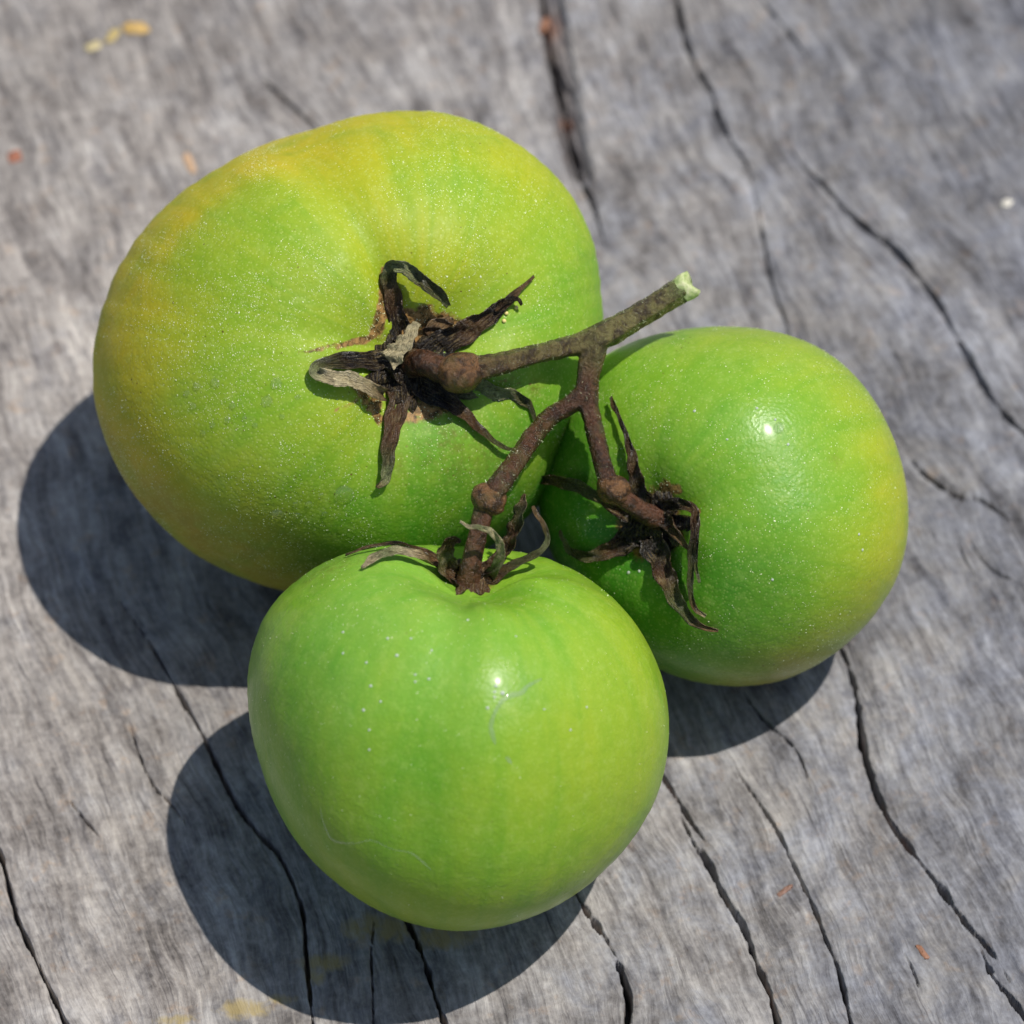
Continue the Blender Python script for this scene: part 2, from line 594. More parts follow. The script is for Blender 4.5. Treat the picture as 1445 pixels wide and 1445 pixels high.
def fit_fruit(F):
    c = np.array(F['c'], dtype=float)
    g, target = closed_polar(F['outline'], c)
    NB = 100
    tgt = np.interp(-np.pi + (np.arange(NB) + 0.5) / NB * 2 * np.pi, g, target)
    base, faces, axis, T = fruit_shape(F)
    if np.dot(np.cross(base[faces[5000, 1]] - base[faces[5000, 0]], base[faces[5000, 2]] - base[faces[5000, 0]]), base[faces[5000, 0]]) < 0:
        faces = faces[:, ::-1].copy()
    h = F['R'] * S * 0.9
    for outer in range(5):
        centre = at_z(c[0], c[1], h)
        P = base + centre
        for it in range(5):
            q = project(P) - c
            th = np.arctan2(-q[:, 1], q[:, 0])
            rad = np.hypot(q[:, 0], q[:, 1])
            b = ((th + np.pi) / (2 * np.pi) * NB).astype(int) % NB
            act = np.zeros(NB)
            np.maximum.at(act, b, rad)
            ratio = tgt / np.maximum(act, 1)
            thb = (th + np.pi) / (2 * np.pi) * NB - 0.5
            i0 = np.floor(thb).astype(int) % NB
            f = thb - np.floor(thb)
            f = f * f * (3 - 2 * f)
            s = ratio[i0] * (1 - f) + ratio[(i0 + 1) % NB] * f
            w = np.clip(rad / np.maximum(act[b], 1), 0, 1) ** 1.6
            s = 1 + (s - 1) * w
            rel = P - centre
            cx, cy, cz = rel @ RIGHT, rel @ UP, rel @ VIEW
            P = centre + np.outer(cx * s, RIGHT) + np.outer(cy * s, UP) + np.outer(cz, VIEW)
        low = P[:, 2].min()
        h -= (low + 0.0006)
    # settle on the wood
    P[:, 2] = np.maximum(P[:, 2], -0.0008)
    return P, faces, axis, centre, T


FRUITS = {
    'big': dict(
        c=(490, 495), R=356, A=335, B=278, axis=(0.33, -0.05, 0.93), dimple=66, dimple_w=100, p=0.80, pz=0.95, seed=3,
        dents=[(1.97, 0.15, 0.052), (2.95, 0.14, 0.016), (0.7, 0.2, 0.012)], lobes=[(5, 0.022, 0.4), (3, 0.018, 1.9), (2, 0.012, 0.3), (8, 0.006, 1.0)],
        outline=[(850, 420), (851, 470), (845, 530), (825, 610), (780, 690), (715, 755), (640, 800), (560, 830), (480, 842), (410, 836), (340, 815),
                 (280, 786), (225, 740), (180, 685), (148, 620), (132, 560), (131, 500), (142, 440), (165, 380), (203, 322), (250, 275), (310, 236),
                 (370, 205), (415, 190), (445, 181), (490, 165), (545, 156), (600, 154), (650, 163), (700, 184), (760, 224), (810, 280), (838, 340)]),
    'right': dict(
        c=(1018, 716), R=262, A=222, B=215, axis=(-0.56, -0.10, 0.82), dimple=40, dimple_w=80, p=0.82, pz=0.95, seed=5,
        lobes=[(5, 0.018, 1.2), (3, 0.014, 0.6), (2, 0.012, 2.0), (7, 0.006, 0.0)],
        outline=[(1282, 720), (1279, 770), (1264, 820), (1240, 860), (1200, 904), (1150, 940), (1095, 963), (1040, 969), (985, 963), (930, 945), (875, 912),
                 (830, 868), (795, 815), (770, 760), (758, 700), (762, 645), (780, 590), (812, 540), (855, 500), (905, 477), (960, 465), (1020, 461),
                 (1085, 466), (1140, 482), (1185, 510), (1225, 552), (1255, 605), (1274, 660)]),
    'front': dict(
        c=(646, 1040), R=292, A=274, B=238, axis=(0.09, 0.93, 0.36), dimple=58, dimple_w=92, p=0.80, pz=0.92, seed=8,
        dents=[(-1.70, 0.20, 0.048), (-0.6, 0.2, 0.015), (-2.5, 0.25, 0.015)], lobes=[(4, 0.020, 0.5), (6, 0.016, 2.2), (3, 0.012, 1.0), (2, 0.010, 0.7)],
        outline=[(944, 1010), (942, 1065), (925, 1130), (893, 1185), (850, 1232), (800, 1270), (740, 1298), (680, 1312), (640, 1314), (590, 1306), (530, 1283),
                 (480, 1250), (432, 1205), (395, 1150), (370, 1090), (353, 1030), (347, 975), (352, 925), (368, 878), (398, 836), (440, 802), (490, 778),
                 (540, 769), (590, 768), (640, 771), (690, 774), (735, 778), (775, 788), (815, 806), (855, 834), (890, 870), (918, 915), (937, 965)]),
}

for F in FRUITS.values():
    F['P'], F['faces'], F['axis_w'], F['centre'], F['T'] = fit_fruit(F)
    F['bvh'] = BVHTree.FromPolygons([tuple(p) for p in F['P']], [tuple(f) for f in F['faces']])


def hit(F, px, py):
    d = ray(px, py)
    ln = np.linalg.norm(d)
    loc, nor, idx, dist = F['bvh'].ray_cast(Vector(CAM), Vector(d / ln))
    if loc is None:
        return None
    n = np.array(nor)
    if np.dot(n, VIEW) < 0:
        n = -n
    return np.array(loc), n


# ------------------------------------------------------------------ the wood is laid now
wood_me, WOOD = build_wood()
wood = link('wood_surface', wood_me, wood_material())
tag(wood, 'weathered grey wood with fine grain and dark cracks', None, kind='structure')


def wood_z(x, y):
    ga, gb, Z, e_a, e_b = WOOD
    i = int(np.clip(np.searchsorted(ga, x * e_a[0] + y * e_a[1]), 1, len(ga) - 1))
    j = int(np.clip(np.searchsorted(gb, x * e_b[0] + y * e_b[1]), 1, len(gb) - 1))
    return float(Z[i, j])


# ------------------------------------------------------------------ fruit materials and colour
Y1 = (0.49, 0.395, 0.012)
Y3 = (0.36, 0.40, 0.016)     # greener yellow     # ripening yellow
Y2 = (0.250, 0.375, 0.022)     # yellow green
G1 = (0.190, 0.365, 0.024)    # fresh green
G2 = (0.140, 0.330, 0.022)     # mid green
G3 = (0.060, 0.225, 0.014)     # deep green, also shade painted into the less lit sides
G4 = (0.185, 0.375, 0.042)      # cool waxy green
OL = (0.29, 0.24, 0.022)     # olive

COLOURS = {
    'big': [(150, 470, Y1), (190, 380, Y1), (240, 300, Y1), (300, 250, Y1), (370, 220, Y1), (440, 200, Y1), (500, 190, Y3), (560, 180, Y1), (630, 180, Y3), (700, 210, Y3),
            (760, 260, Y3), (800, 330, G1), (825, 420, G1), (480, 230, Y1), (410, 300, Y2), (350, 320, Y2), (450, 340, Y2), (400, 370, G1), (520, 260, Y3), (560, 330, Y3),
            (600, 240, G1), (660, 300, G1), (620, 350, Y3), (690, 350, Y3), (740, 390, G1), (700, 470, G1), (480, 420, Y3), (420, 440, Y2), (300, 400, Y2), (260, 440, Y3),
            (220, 480, Y1), (180, 530, Y1), (240, 540, Y2), (320, 500, G1), (400, 490, Y2), (460, 470, G1), (330, 570, G1), (420, 580, G1), (480, 610, Y3), (380, 640, G1),
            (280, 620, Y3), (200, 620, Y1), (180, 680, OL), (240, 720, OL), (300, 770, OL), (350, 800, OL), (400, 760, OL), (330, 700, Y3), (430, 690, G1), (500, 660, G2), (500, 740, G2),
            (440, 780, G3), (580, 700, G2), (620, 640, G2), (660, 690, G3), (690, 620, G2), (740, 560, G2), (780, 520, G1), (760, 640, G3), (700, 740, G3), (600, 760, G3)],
    'right': [(960, 480, Y2), (900, 500, G1), (1040, 480, Y2), (1120, 500, Y2), (1180, 540, Y2), (1220, 600, Y2), (1250, 660, Y3), (1265, 730, Y3), (1250, 800, Y3), (1215, 850, Y3),
              (1170, 900, Y2), (1120, 935, OL), (1060, 955, OL), (1000, 940, G2), (1000, 520, G1), (1080, 550, G1), (1150, 600, G1), (1190, 680, G1), (1200, 760, Y2), (1180, 820, Y2),
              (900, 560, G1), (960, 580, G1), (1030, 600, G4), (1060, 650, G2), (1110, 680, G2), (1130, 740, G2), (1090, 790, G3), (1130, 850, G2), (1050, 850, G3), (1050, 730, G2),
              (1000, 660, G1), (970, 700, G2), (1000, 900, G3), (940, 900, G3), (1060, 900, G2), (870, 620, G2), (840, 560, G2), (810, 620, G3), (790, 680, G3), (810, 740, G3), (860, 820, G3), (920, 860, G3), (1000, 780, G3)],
    'front': [(400, 860, G1), (480, 800, G4), (560, 790, G4), (720, 800, G1), (800, 830, G1), (860, 880, Y2), (910, 960, Y2), (925, 1030, Y2), (900, 1120, Y2), (850, 1190, Y2), (780, 1240, Y2),
              (700, 1280, Y2), (620, 1290, Y2), (540, 1260, Y2), (470, 1200, Y2), (420, 1130, G1), (380, 1050, G1), (365, 970, G1), (430, 930, G2), (520, 880, G4), (620, 870, G4), (720, 870, G1),
              (540, 950, G4), (500, 1000, G4), (600, 930, G4), (640, 990, G4), (690, 940, G4), (780, 930, G1), (850, 980, Y2), (760, 1020, Y2), (820, 1080, Y2), (740, 1120, Y2), (680, 1060, G1),
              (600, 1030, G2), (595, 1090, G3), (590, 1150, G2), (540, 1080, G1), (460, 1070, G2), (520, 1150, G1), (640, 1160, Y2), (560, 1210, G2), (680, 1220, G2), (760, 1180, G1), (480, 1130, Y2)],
}


def fruit_colours(F, key):
    pts, cols = [], []
    for px, py, c in COLOURS[key]:
        r = hit(F, px, py)
        if r is None:
            continue
        pts.append(r[0])
        cols.append(c)
    pts, cols = np.array(pts), np.array(cols)
    P = F['P']
    out = np.zeros((len(P), 3))
    sg = 0.0065 if key == 'big' else 0.0055
    for a in range(0, len(P), 8000):
        d2 = ((P[a:a + 8000, None] - pts[None]) ** 2).sum(-1)
        w = np.exp(-d2 / (2 * sg ** 2)) + 1e-4 / (1 + d2 / sg ** 2) ** 2
        out[a:a + 8000] = (w @ cols) / w.sum(1, keepdims=True)
    return out


def fruit_material(name, rough, waxy, speck, seed, brown, gold, coat):
    m = NT(name)
    P = m.obj()
    col = m.attr('skin', 'Color')
    n1 = m.noise(P, 120.0, 4.0, 0.6, 0.3)
    col = m.mix(m.ramp(n1, [(0.40, 0.0), (0.68, gold)]), col, (0.38, 0.43, 0.03))
    n2 = m.noise(P, 60.0, 3.0, 0.6, 0.5)
    col = m.mix(m.ramp(n2, [(0.50, 0.0), (0.72, 0.35)]), col, (0.12, 0.30, 0.03))
    # faint streaks running down from the stalk, and fine uneven mottling
    lon = m.attr('polar')
    st = m.noise(m.vmul(lon, (7.0, 7.0, 1.1)), 1.0, 4.0, 0.62, 0.35)
    col = m.mix(m.ramp(st, [(0.50, 0.0), (0.66, 0.45)]), col, (0.62, 0.86, 0.55), 'MULTIPLY')
    col = m.mix(m.ramp(st, [(0.34, 0.40), (0.48, 0.0)]), col, (1.22, 1.06, 0.95), 'MULTIPLY')
    mo = m.noise(P, 520.0, 5.0, 0.7, 0.2)
    col = m.mix(m.ramp(mo, [(0.30, 0.30), (0.50, 0.0)]), col, (0.72, 0.86, 0.62), 'MULTIPLY')
    col = m.mix(m.ramp(mo, [(0.52, 0.0), (0.72, 0.22)]), col, (0.46, 0.58, 0.16))
    # pale flecks under the skin
    fl = m.voronoi(P, 1500.0)
    col = m.mix(m.ramp(fl.outputs['Distance'], [(0.10, 0.32 * speck), (0.36, 0.0)]), col, (0.58, 0.66, 0.22))
    # pinprick brown lenticels, in clusters
    lv = m.voronoi(P, 620.0)
    cl = m.ramp(m.noise(P, 75.0, 3.0, 0.6), [(0.50, 0.0), (0.62, 1.0)])
    pin = m.math('MULTIPLY', m.ramp(lv.outputs['Distance'], [(0.09, 1.0), (0.15, 0.0)]), cl)
    sel = m.ramp(m.noise(m.vmul(P, (1, 1, 1)), 1300.0, 0.0), [(0.50, 0.0), (0.56, 1.0)])
    col = m.mix(m.math('MULTIPLY', m.math('MULTIPLY', pin, sel), brown), col, (0.12, 0.08, 0.015))
    # corky russet round the stalk, part of it painted stalk shade
    mk = m.new('ShaderNodeSeparateXYZ')
    m.put(mk.inputs[0], m.attr('cork'))
    cn = m.math('ADD', mk.outputs[0], m.math('MULTIPLY', m.math('SUBTRACT', m.noise(P, 650.0, 4.0, 0.7, 0.3), 0.5), 0.9))
    tan = m.mix(m.ramp(m.noise(P, 900.0, 4.0, 0.7, 0.4), [(0.38, 0.0), (0.62, 1.0)]), (0.055, 0.024, 0.009), (0.42, 0.23, 0.085))
    col = m.mix(m.ramp(cn, [(0.46, 0.0), (0.72, 0.95)]), col, tan)
    rus_shade = m.math('MULTIPLY', mk.outputs[1], m.ramp(m.noise(P, 800.0, 4.0, 0.75), [(0.38, 0.0), (0.66, 1.0)]))
    col = m.mix(rus_shade, col, (0.13, 0.075, 0.018))
    # bloom: slight waxy patches, drier and wetter skin
    wax = m.noise(P, 95.0, 4.0, 0.6, 0.8)
    ro = m.ramp(wax, [(0.35, rough - 0.07), (0.65, rough + 0.12)])
    h = m.math('ADD', m.math('MULTIPLY', fl.outputs['Distance'], 0.5), m.math('MULTIPLY', m.noise(P, 2600.0, 2.0), 0.4))
    nb = m.bump(h, 0.36, 0.00025)
    nb = m.bump(m.noise(P, 170.0, 3.0, 0.6), 0.20, 0.0012, nb)
    m.set(Base_Color=col, Roughness=ro, Normal=nb)
    m.b.inputs['Subsurface Weight'].default_value = 0.22
    m.b.inputs['Subsurface Radius'].default_value = (0.9, 1.0, 0.3)
    m.b.inputs['Subsurface Scale'].default_value = 0.0022
    m.b.inputs['Specular IOR Level'].default_value = waxy
    m.b.inputs['Coat Weight'].default_value = coat
    m.b.inputs['Coat Roughness'].default_value = 0.15
    m.b.inputs['Coat IOR'].default_value = 1.4
    return m.mat


def simple_mat(name, build):
    m = NT(name)
    build(m)
    return m.mat


def _hairmat(m):
    m.set(Base_Color=(0.70, 0.77, 0.46, 1), Roughness=0.28)
    m.b.inputs['Subsurface Weight'].default_value = 0.0


HAIR = simple_mat('skin_fuzz', _hairmat)


def _water(m, glint_white=0.05, gloss=0.17, bend=0.0):
    # thin clear film: light passes, the surface mirrors a little of the sky and sun; white diffuse paints in glint
    tr = m.new('ShaderNodeBsdfTransparent')
    gl = m.new('ShaderNodeBsdfGlossy')
    gl.inputs['Roughness'].default_value = 0.03
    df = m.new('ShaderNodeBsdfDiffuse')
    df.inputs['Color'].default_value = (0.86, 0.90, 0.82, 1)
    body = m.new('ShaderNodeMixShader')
    body.inputs[0].default_value = glint_white
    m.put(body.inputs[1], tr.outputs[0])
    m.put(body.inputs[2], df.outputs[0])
    lens = m.new('ShaderNodeBsdfRefraction')
    lens.inputs['IOR'].default_value = 1.33
    lens.inputs['Roughness'].default_value = 0.0
    inner = m.new('ShaderNodeMixShader')
    inner.inputs[0].default_value = bend
    m.put(inner.inputs[1], body.outputs[0])
    m.put(inner.inputs[2], lens.outputs[0])
    mx = m.new('ShaderNodeMixShader')
    mx.inputs[0].default_value = gloss
    m.put(mx.inputs[1], inner.outputs[0])
    m.put(mx.inputs[2], gl.outputs[0])
    m.put(m.out.inputs['Surface'], mx.outputs[0])
    m.t.nodes.remove(m.b)


WATER = simple_mat('clear_water', lambda m: _water(m, 0.02, 0.06, 0.22))
FILM = simple_mat('drying_water', lambda m: _water(m, 0.05, 0.12))
BEAD = simple_mat('whitened_dew_bead', lambda m: _water(m, 0.50, 0.12))  # half white diffuse, painting the sun glint into the bead colour


def _sepal(m):
    P = m.obj()
    c = m.attr('tint', 'Color')
    n = m.noise(P, 900.0, 4.0, 0.7, 0.3)
    c = m.mix(m.ramp(n, [(0.48, 0.0), (0.66, 0.58)]), c, (0.022, 0.011, 0.006))
    n2 = m.noise(P, 2200.0, 3.0, 0.7)
    c = m.mix(m.ramp(n2, [(0.60, 0.0), (0.72, 0.45)]), c, (0.26, 0.20, 0.10))
    g = m.attr('rib', 'Vector')
    vein = m.noise(m.vmul(g, (4.2, 0.28, 1)), 1.0, 3.0, 0.6, 0.2)
    c = m.mix(m.ramp(vein, [(0.36, 0.6), (0.48, 0.0)]), c, (0.40, 0.38, 0.36), 'MULTIPLY')
    c = m.mix(m.ramp(vein, [(0.52, 0.0), (0.66, 0.6)]), c, (0.24, 0.18, 0.08))
    h = m.math('ADD', m.math('MULTIPLY', vein, 0.9), m.math('MULTIPLY', n, 0.7))
    m.set(Base_Color=c, Roughness=m.ramp(n, [(0.3, 0.16), (0.7, 0.42)]), Normal=m.bump(h, 1.0, 0.0011))
    m.b.inputs['Specular IOR Level'].default_value = 0.55


SEPAL = simple_mat('dried_sepal', _sepal)


def _stalk(m):
    P = m.obj()
    c = m.attr('tint', 'Color')
    n = m.noise(P, 420.0, 5.0, 0.72, 0.5)
    c = m.mix(m.ramp(n, [(0.45, 0.0), (0.58, 0.88)]), c, (0.026, 0.012, 0.007))
    n2 = m.noise(P, 1900.0, 4.0, 0.75)
    c = m.mix(m.ramp(n2, [(0.56, 0.0), (0.72, 0.5)]), c, (0.21, 0.115, 0.05))
    c = m.mix(m.ramp(n2, [(0.34, 0.65), (0.47, 0.0)]), c, (0.020, 0.010, 0.006))
    n3 = m.noise(P, 190.0, 3.0, 0.6)
    c = m.mix(m.ramp(n3, [(0.50, 0.0), (0.70, 0.45)]), c, (0.10, 0.10, 0.025))
    h = m.math('ADD', m.math('MULTIPLY', n, 0.8), m.math('MULTIPLY', n2, 0.45))
    m.set(Base_Color=c, Roughness=m.ramp(n, [(0.35, 0.36), (0.6, 0.17)]), Normal=m.bump(h, 1.0, 0.0010))
    m.b.inputs['Specular IOR Level'].default_value = 0.5


STALK = simple_mat('dry_stalk', _stalk)


def _cut(m):
    P = m.obj()
    n = m.noise(P, 700.0, 4.0, 0.7)
    c = m.ramp(n, [(0.3, (0.20, 0.30, 0.07)), (0.5, (0.42, 0.50, 0.20)), (0.7, (0.62, 0.62, 0.36))])
    m.set(Base_Color=c, Roughness=0.5, Normal=m.bump(n, 0.7, 0.0006))


CUT = simple_mat('fresh_cut', _cut)

# ------------------------------------------------------------------ assemble the three tomatoes
# cork strokes: (px, py, radius px, strength); russet patches, partly painted stalk shade, the same
CORK = {
    'big': [(545, 385, 9, 1), (540, 410, 10, 1), (545, 440, 14, 1.1), (532, 465, 16, 1.1), (515, 480, 10, 1), (480, 490, 7, .9), (450, 494, 6, .8), (425, 497, 5, .7), (600, 440, 17, 1),
            (625, 452, 17, 1.1), (585, 470, 30, 1.2), (570, 520, 52, 1.3), (530, 565, 18, 1.1), (520, 575, 9, .9), (600, 575, 26, 1), (625, 545, 20, 1), (640, 460, 12, .8), (490, 572, 6, .8), (475, 578, 5, .8)],
    'right': [(925, 735, 52, 1.3), (940, 690, 16, 1.1), (955, 690, 12, 1), (985, 722, 8, .9), (885, 740, 20, 1), (905, 775, 22, .9), (960, 760, 16, .9)],
    'front': [(668, 815, 30, 1.2), (640, 808, 14, .8), (700, 815, 14, .8)],
}
RUSSET_SHADE = {
    'big': [(640, 615, 40, .55), (690, 640, 40, .5), (640, 660, 30, .45), (600, 640, 22, .4), (560, 660, 24, .35), (720, 540, 18, .5), (755, 548, 14, .6), (700, 690, 40, .4), (520, 620, 20, .25),  # brown blush; patches below the stalk also paint its shadow on the skin
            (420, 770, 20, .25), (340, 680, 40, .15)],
    'right': [(880, 640, 22, .2), (920, 600, 30, .15), (1180, 650, 14, .3)],
    'front': [(470, 800, 34, .5), (440, 815, 20, .45), (510, 790, 22, .35), (740, 790, 14, .3), (840, 818, 10, .5)],
}
INFO = {
    'big': dict(label='largest tomato, green turning yellow, speckled with fine pale dots', rough=0.55, waxy=0.24, speck=1.0, brown=0.9, fuzz=9000, fz=(430, 430, 330)),
    'right': dict(label='green tomato with yellowish far side, brown pinprick dots and one bright highlight', rough=0.35, waxy=0.26, speck=0.7, brown=1.0, fuzz=2400, fz=(980, 640, 260)),
    'front': dict(label='smooth bright green tomato seen side on, its stalk dipping into its shoulder', rough=0.35, waxy=0.26, speck=0.35, brown=0.35, fuzz=700, fz=(560, 880, 260)),
}


for (x0, y0, r0_, s0), (x1, y1, r1_, s1_), n_ in [((520, 478, 9, 1.0), (424, 498, 4, .72), 14), ((541, 380, 7, .9), (535, 462, 14, 1.1), 12), ((575, 445, 16, 1.0), (645, 456, 13, .9), 8), ((500, 568, 6, .8), (470, 580, 4, .7), 5),
                                                 ((505, 545, 14, 1.0), (535, 590, 12, .9), 6), ((560, 590, 16, .9), (640, 575, 14, .8), 8), ((690, 534, 5, .7), (765, 545, 4, .75), 10)]:
    for t_ in np.linspace(0, 1, n_):
        CORK['big'].append((x0 + (x1 - x0) * t_, y0 + (y1 - y0) * t_, r0_ + (r1_ - r0_) * t_, s0 + (s1_ - s0) * t_))


def stroke_field(F, strokes):
    P = F['P']
    f = np.zeros(len(P))
    for px, py, r, s in strokes:
        k = hit(F, px, py)
        if k is None:
            continue
        d2 = ((P - k[0]) ** 2).sum(1)
        f = np.maximum(f, s * np.exp(-d2 / (r * S) ** 2))
    return f


ROOT = {}
for key in ('big', 'right', 'front'):
    F, I = FRUITS[key], INFO[key]
    foot = F['P'][np.argmin(F['P'][:, 2])].copy()
    root = empty('tomato', (foot[0], foot[1], 0.0))
    tag(root, I['label'], 'tomato', 'green tomatoes joined by one stalk')
    ROOT[key] = root
    me = mesh_from('fruit', F['P'], F['faces'])
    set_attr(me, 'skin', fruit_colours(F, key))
    rel_ = F['P'] - F['centre']
    ax_ = F['axis_w']
    ea_ = np.cross(ax_, [0.3, 0.1, 0.9])
    ea_ /= np.linalg.norm(ea_)
    eb_ = np.cross(ax_, ea_)
    ang_ = np.arctan2(rel_ @ eb_, rel_ @ ea_)
    set_attr(me, 'polar', np.stack([np.cos(ang_), np.sin(ang_), F['T']], -1))
    set_attr(me, 'cork', np.stack([stroke_field(F, CORK[key]), stroke_field(F, RUSSET_SHADE[key]), np.zeros(len(F['P']))], -1))
    body = link('fruit', me, fruit_material('skin_' + key, I['rough'], I['waxy'], I['speck'], F['seed'], I['brown'], 0.32 if key == 'big' else 0.14, 0.0 if key == 'big' else 0.12), root)
    # fine pale fuzz: tiny low bumps scattered over the skin, densest round the stalk
    r0 = np.random.default_rng(F['seed'])
    P, fc = F['P'], F['faces']
    q = P[fc]
    cen = q.mean(1)
    nrm = np.cross(q[:, 2] - q[:, 0], q[:, 3] - q[:, 1])
    area = np.linalg.norm(nrm, axis=1) + 1e-15
    nrm = nrm / area[:, None]
    k = hit(F, I['fz'][0], I['fz'][1])[0]
    dens = 0.10 + np.exp(-((cen - k) ** 2).sum(1) / (I['fz'][2] * S) ** 2)
    dens *= np.clip(0.45 + 1.7 * vnoise(cen[:, 0] * 160 + 9, cen[:, 1] * 160 + cen[:, 2] * 90, 40 + F['seed'], 2), 0.05, 2)
    dens[nrm[:, 2] < -0.35] = 0
    pr = area * dens
    pick = r0.choice(len(fc), I['fuzz'], p=pr / pr.sum())
    wgt = r0.dirichlet((1, 1, 1, 1), I['fuzz'])
    cp = (q[pick] * wgt[:, :, None]).sum(1)
    nn = nrm[pick]
    t1 = np.cross(nn, r0.normal(size=nn.shape))
    t1 /= np.linalg.norm(t1, axis=1)[:, None]
    t2 = np.cross(nn, t1)
    rad = (r0.gamma(3.0, 0.25, I['fuzz']) * 0.46 + 0.30)[:, None] * S
    vv = np.stack([cp + t1 * rad, cp + t2 * rad * .8, cp - t1 * rad, cp - t2 * rad * .8, cp + nn * rad * 0.9], 1).reshape(-1, 3)
    b0 = (np.arange(I['fuzz']) * 5)[:, None]
    ff = np.concatenate([b0 + np.array([[0, 1, 4]]), b0 + np.array([[1, 2, 4]]), b0 + np.array([[2, 3, 4]]), b0 + np.array([[3, 0, 4]])])
    tag(link('skin_fuzz', mesh_from('skin_fuzz', vv, ff), HAIR, root), kind='stuff')

# ------------------------------------------------------------------ sepals
DK = (0.013, 0.008, 0.005)
BR = (0.095, 0.050, 0.022)
GN = (0.105, 0.115, 0.042)
PG = (0.30, 0.33, 0.15)
ST = (0.62, 0.53, 0.31)
TN = (0.24, 0.15, 0.07)


def ribbon(name, F, pts, parent, seed=0, thick=1.6, cup=0.34, mode='surface', label=None):
    """pts rows: px, py, width px, lift px, colour. Surface mode lays the ribbon on the fruit;
    free mode keeps it at the depth of the first point plus lift (towards the camera)."""
    num = np.array([[p[0], p[1], p[2], p[3], *p[4]] for p in pts], dtype=float)
    n = max(20, int(len(pts) * 10))
    q = spline(num, n)
    q[:, 2] = np.maximum(q[:, 2], 2.0)
    last = None
    C, N = [], []
    base = hit(F, q[0, 0], q[0, 1])
    bd = depth_of(base[0]) if base is not None else depth_of(F['centre']) - F['A'] * S * 0.6
    for i in range(n):
        px, py, lift = q[i, 0], q[i, 1], q[i, 3]
        if mode == 'surface':
            h = hit(F, px, py)
            if h is not None and (last is None or abs(depth_of(h[0]) - last) < 0.010):
                d = depth_of(h[0])
                p = h[0] + h[1] * lift * S
                nn = h[1]
                last = d
            else:
                p = at_depth(px, py, (last or bd) - lift * S)
                nn = N[-1] if N else VIEW
        else:
            p = at_depth(px, py, bd - lift * S)
            nn = VIEW
        C.append(p)
        N.append(nn)
    C, N = np.array(C), np.array(N)
    N = np.stack([np.convolve(np.pad(N[:, k], 2, mode='edge'), np.ones(5) / 5, mode='valid') for k in range(3)], -1)
    r0 = np.random.default_rng(seed + 100)
    tw = np.cumsum(r0.normal(size=n) * 0.05)
    m = 9
    top, bot, tint, rib = [], [], [], []
    for i in range(n):
        t = C[min(i + 1, n - 1)] - C[max(i - 1, 0)]
        t /= np.linalg.norm(t) + 1e-12
        nn = N[i] - t * np.dot(N[i], t)
        nn /= np.linalg.norm(nn) + 1e-12
        s = np.cross(nn, t)
        c_, s_ = math.cos(tw[i]), math.sin(tw[i])
        s, nn = s * c_ + nn * s_, nn * c_ - s * s_
        w = q[i, 2] * 0.90 * S
        jag = 1 + 0.10 * np.array([math.sin(i * 0.42 + seed * 2.1), math.sin(i * 0.5 + seed)]) + 0.012 * r0.normal(size=2)
        for j in range(m):
            a = j / (m - 1) * 2 - 1
            ww = w * 0.5 * (jag[0] if a < 0 else jag[1])
            wr = 0.09 * w * math.sin(3.4 * a + i * 0.45 + seed) + 0.008 * w * r0.normal()
            hgt = cup * w * (a * a - 0.35) + wr
            th = thick * S * (1 - 0.7 * a * a)
            p = C[i] + s * a * ww + nn * hgt
            top.append(p + nn * th * 0.5)
            bot.append(p - nn * th * 0.5)
            tint.append(q[i, 4:7])
            rib.append((a * 2 + seed, i * 0.5, seed))
    top, bot = np.array(top), np.array(bot)
    verts = np.concatenate([top, bot])
    k = n * m
    faces = []
    for i in range(n - 1):
        for j in range(m - 1):
            a = i * m + j
            faces.append((a, a + 1, a + m + 1, a + m))
            faces.append((k + a, k + a + m, k + a + m + 1, k + a + 1))
        for j, fl in ((0, 0), (m - 1, 1)):
            a, b = i * m + j, (i + 1) * m + j
            faces.append((a, b, b + k, a + k) if not fl else (b, a, a + k, b + k))
    for i in (0, n - 1):
        for j in range(m - 1):
            a = i * m + j
            faces.append((a, a + k, a + 1 + k, a + 1) if i == 0 else (a + 1, a + 1 + k, a + k, a))
    me = mesh_from(name, verts, faces)
    set_attr(me, 'tint', np.clip(np.concatenate([tint, tint]), 0.004, 1))
    set_attr(me, 'rib', np.concatenate([rib, rib]))
    o = link(name, me, SEPAL, parent)
    if label:
        o['label'] = label
    return o


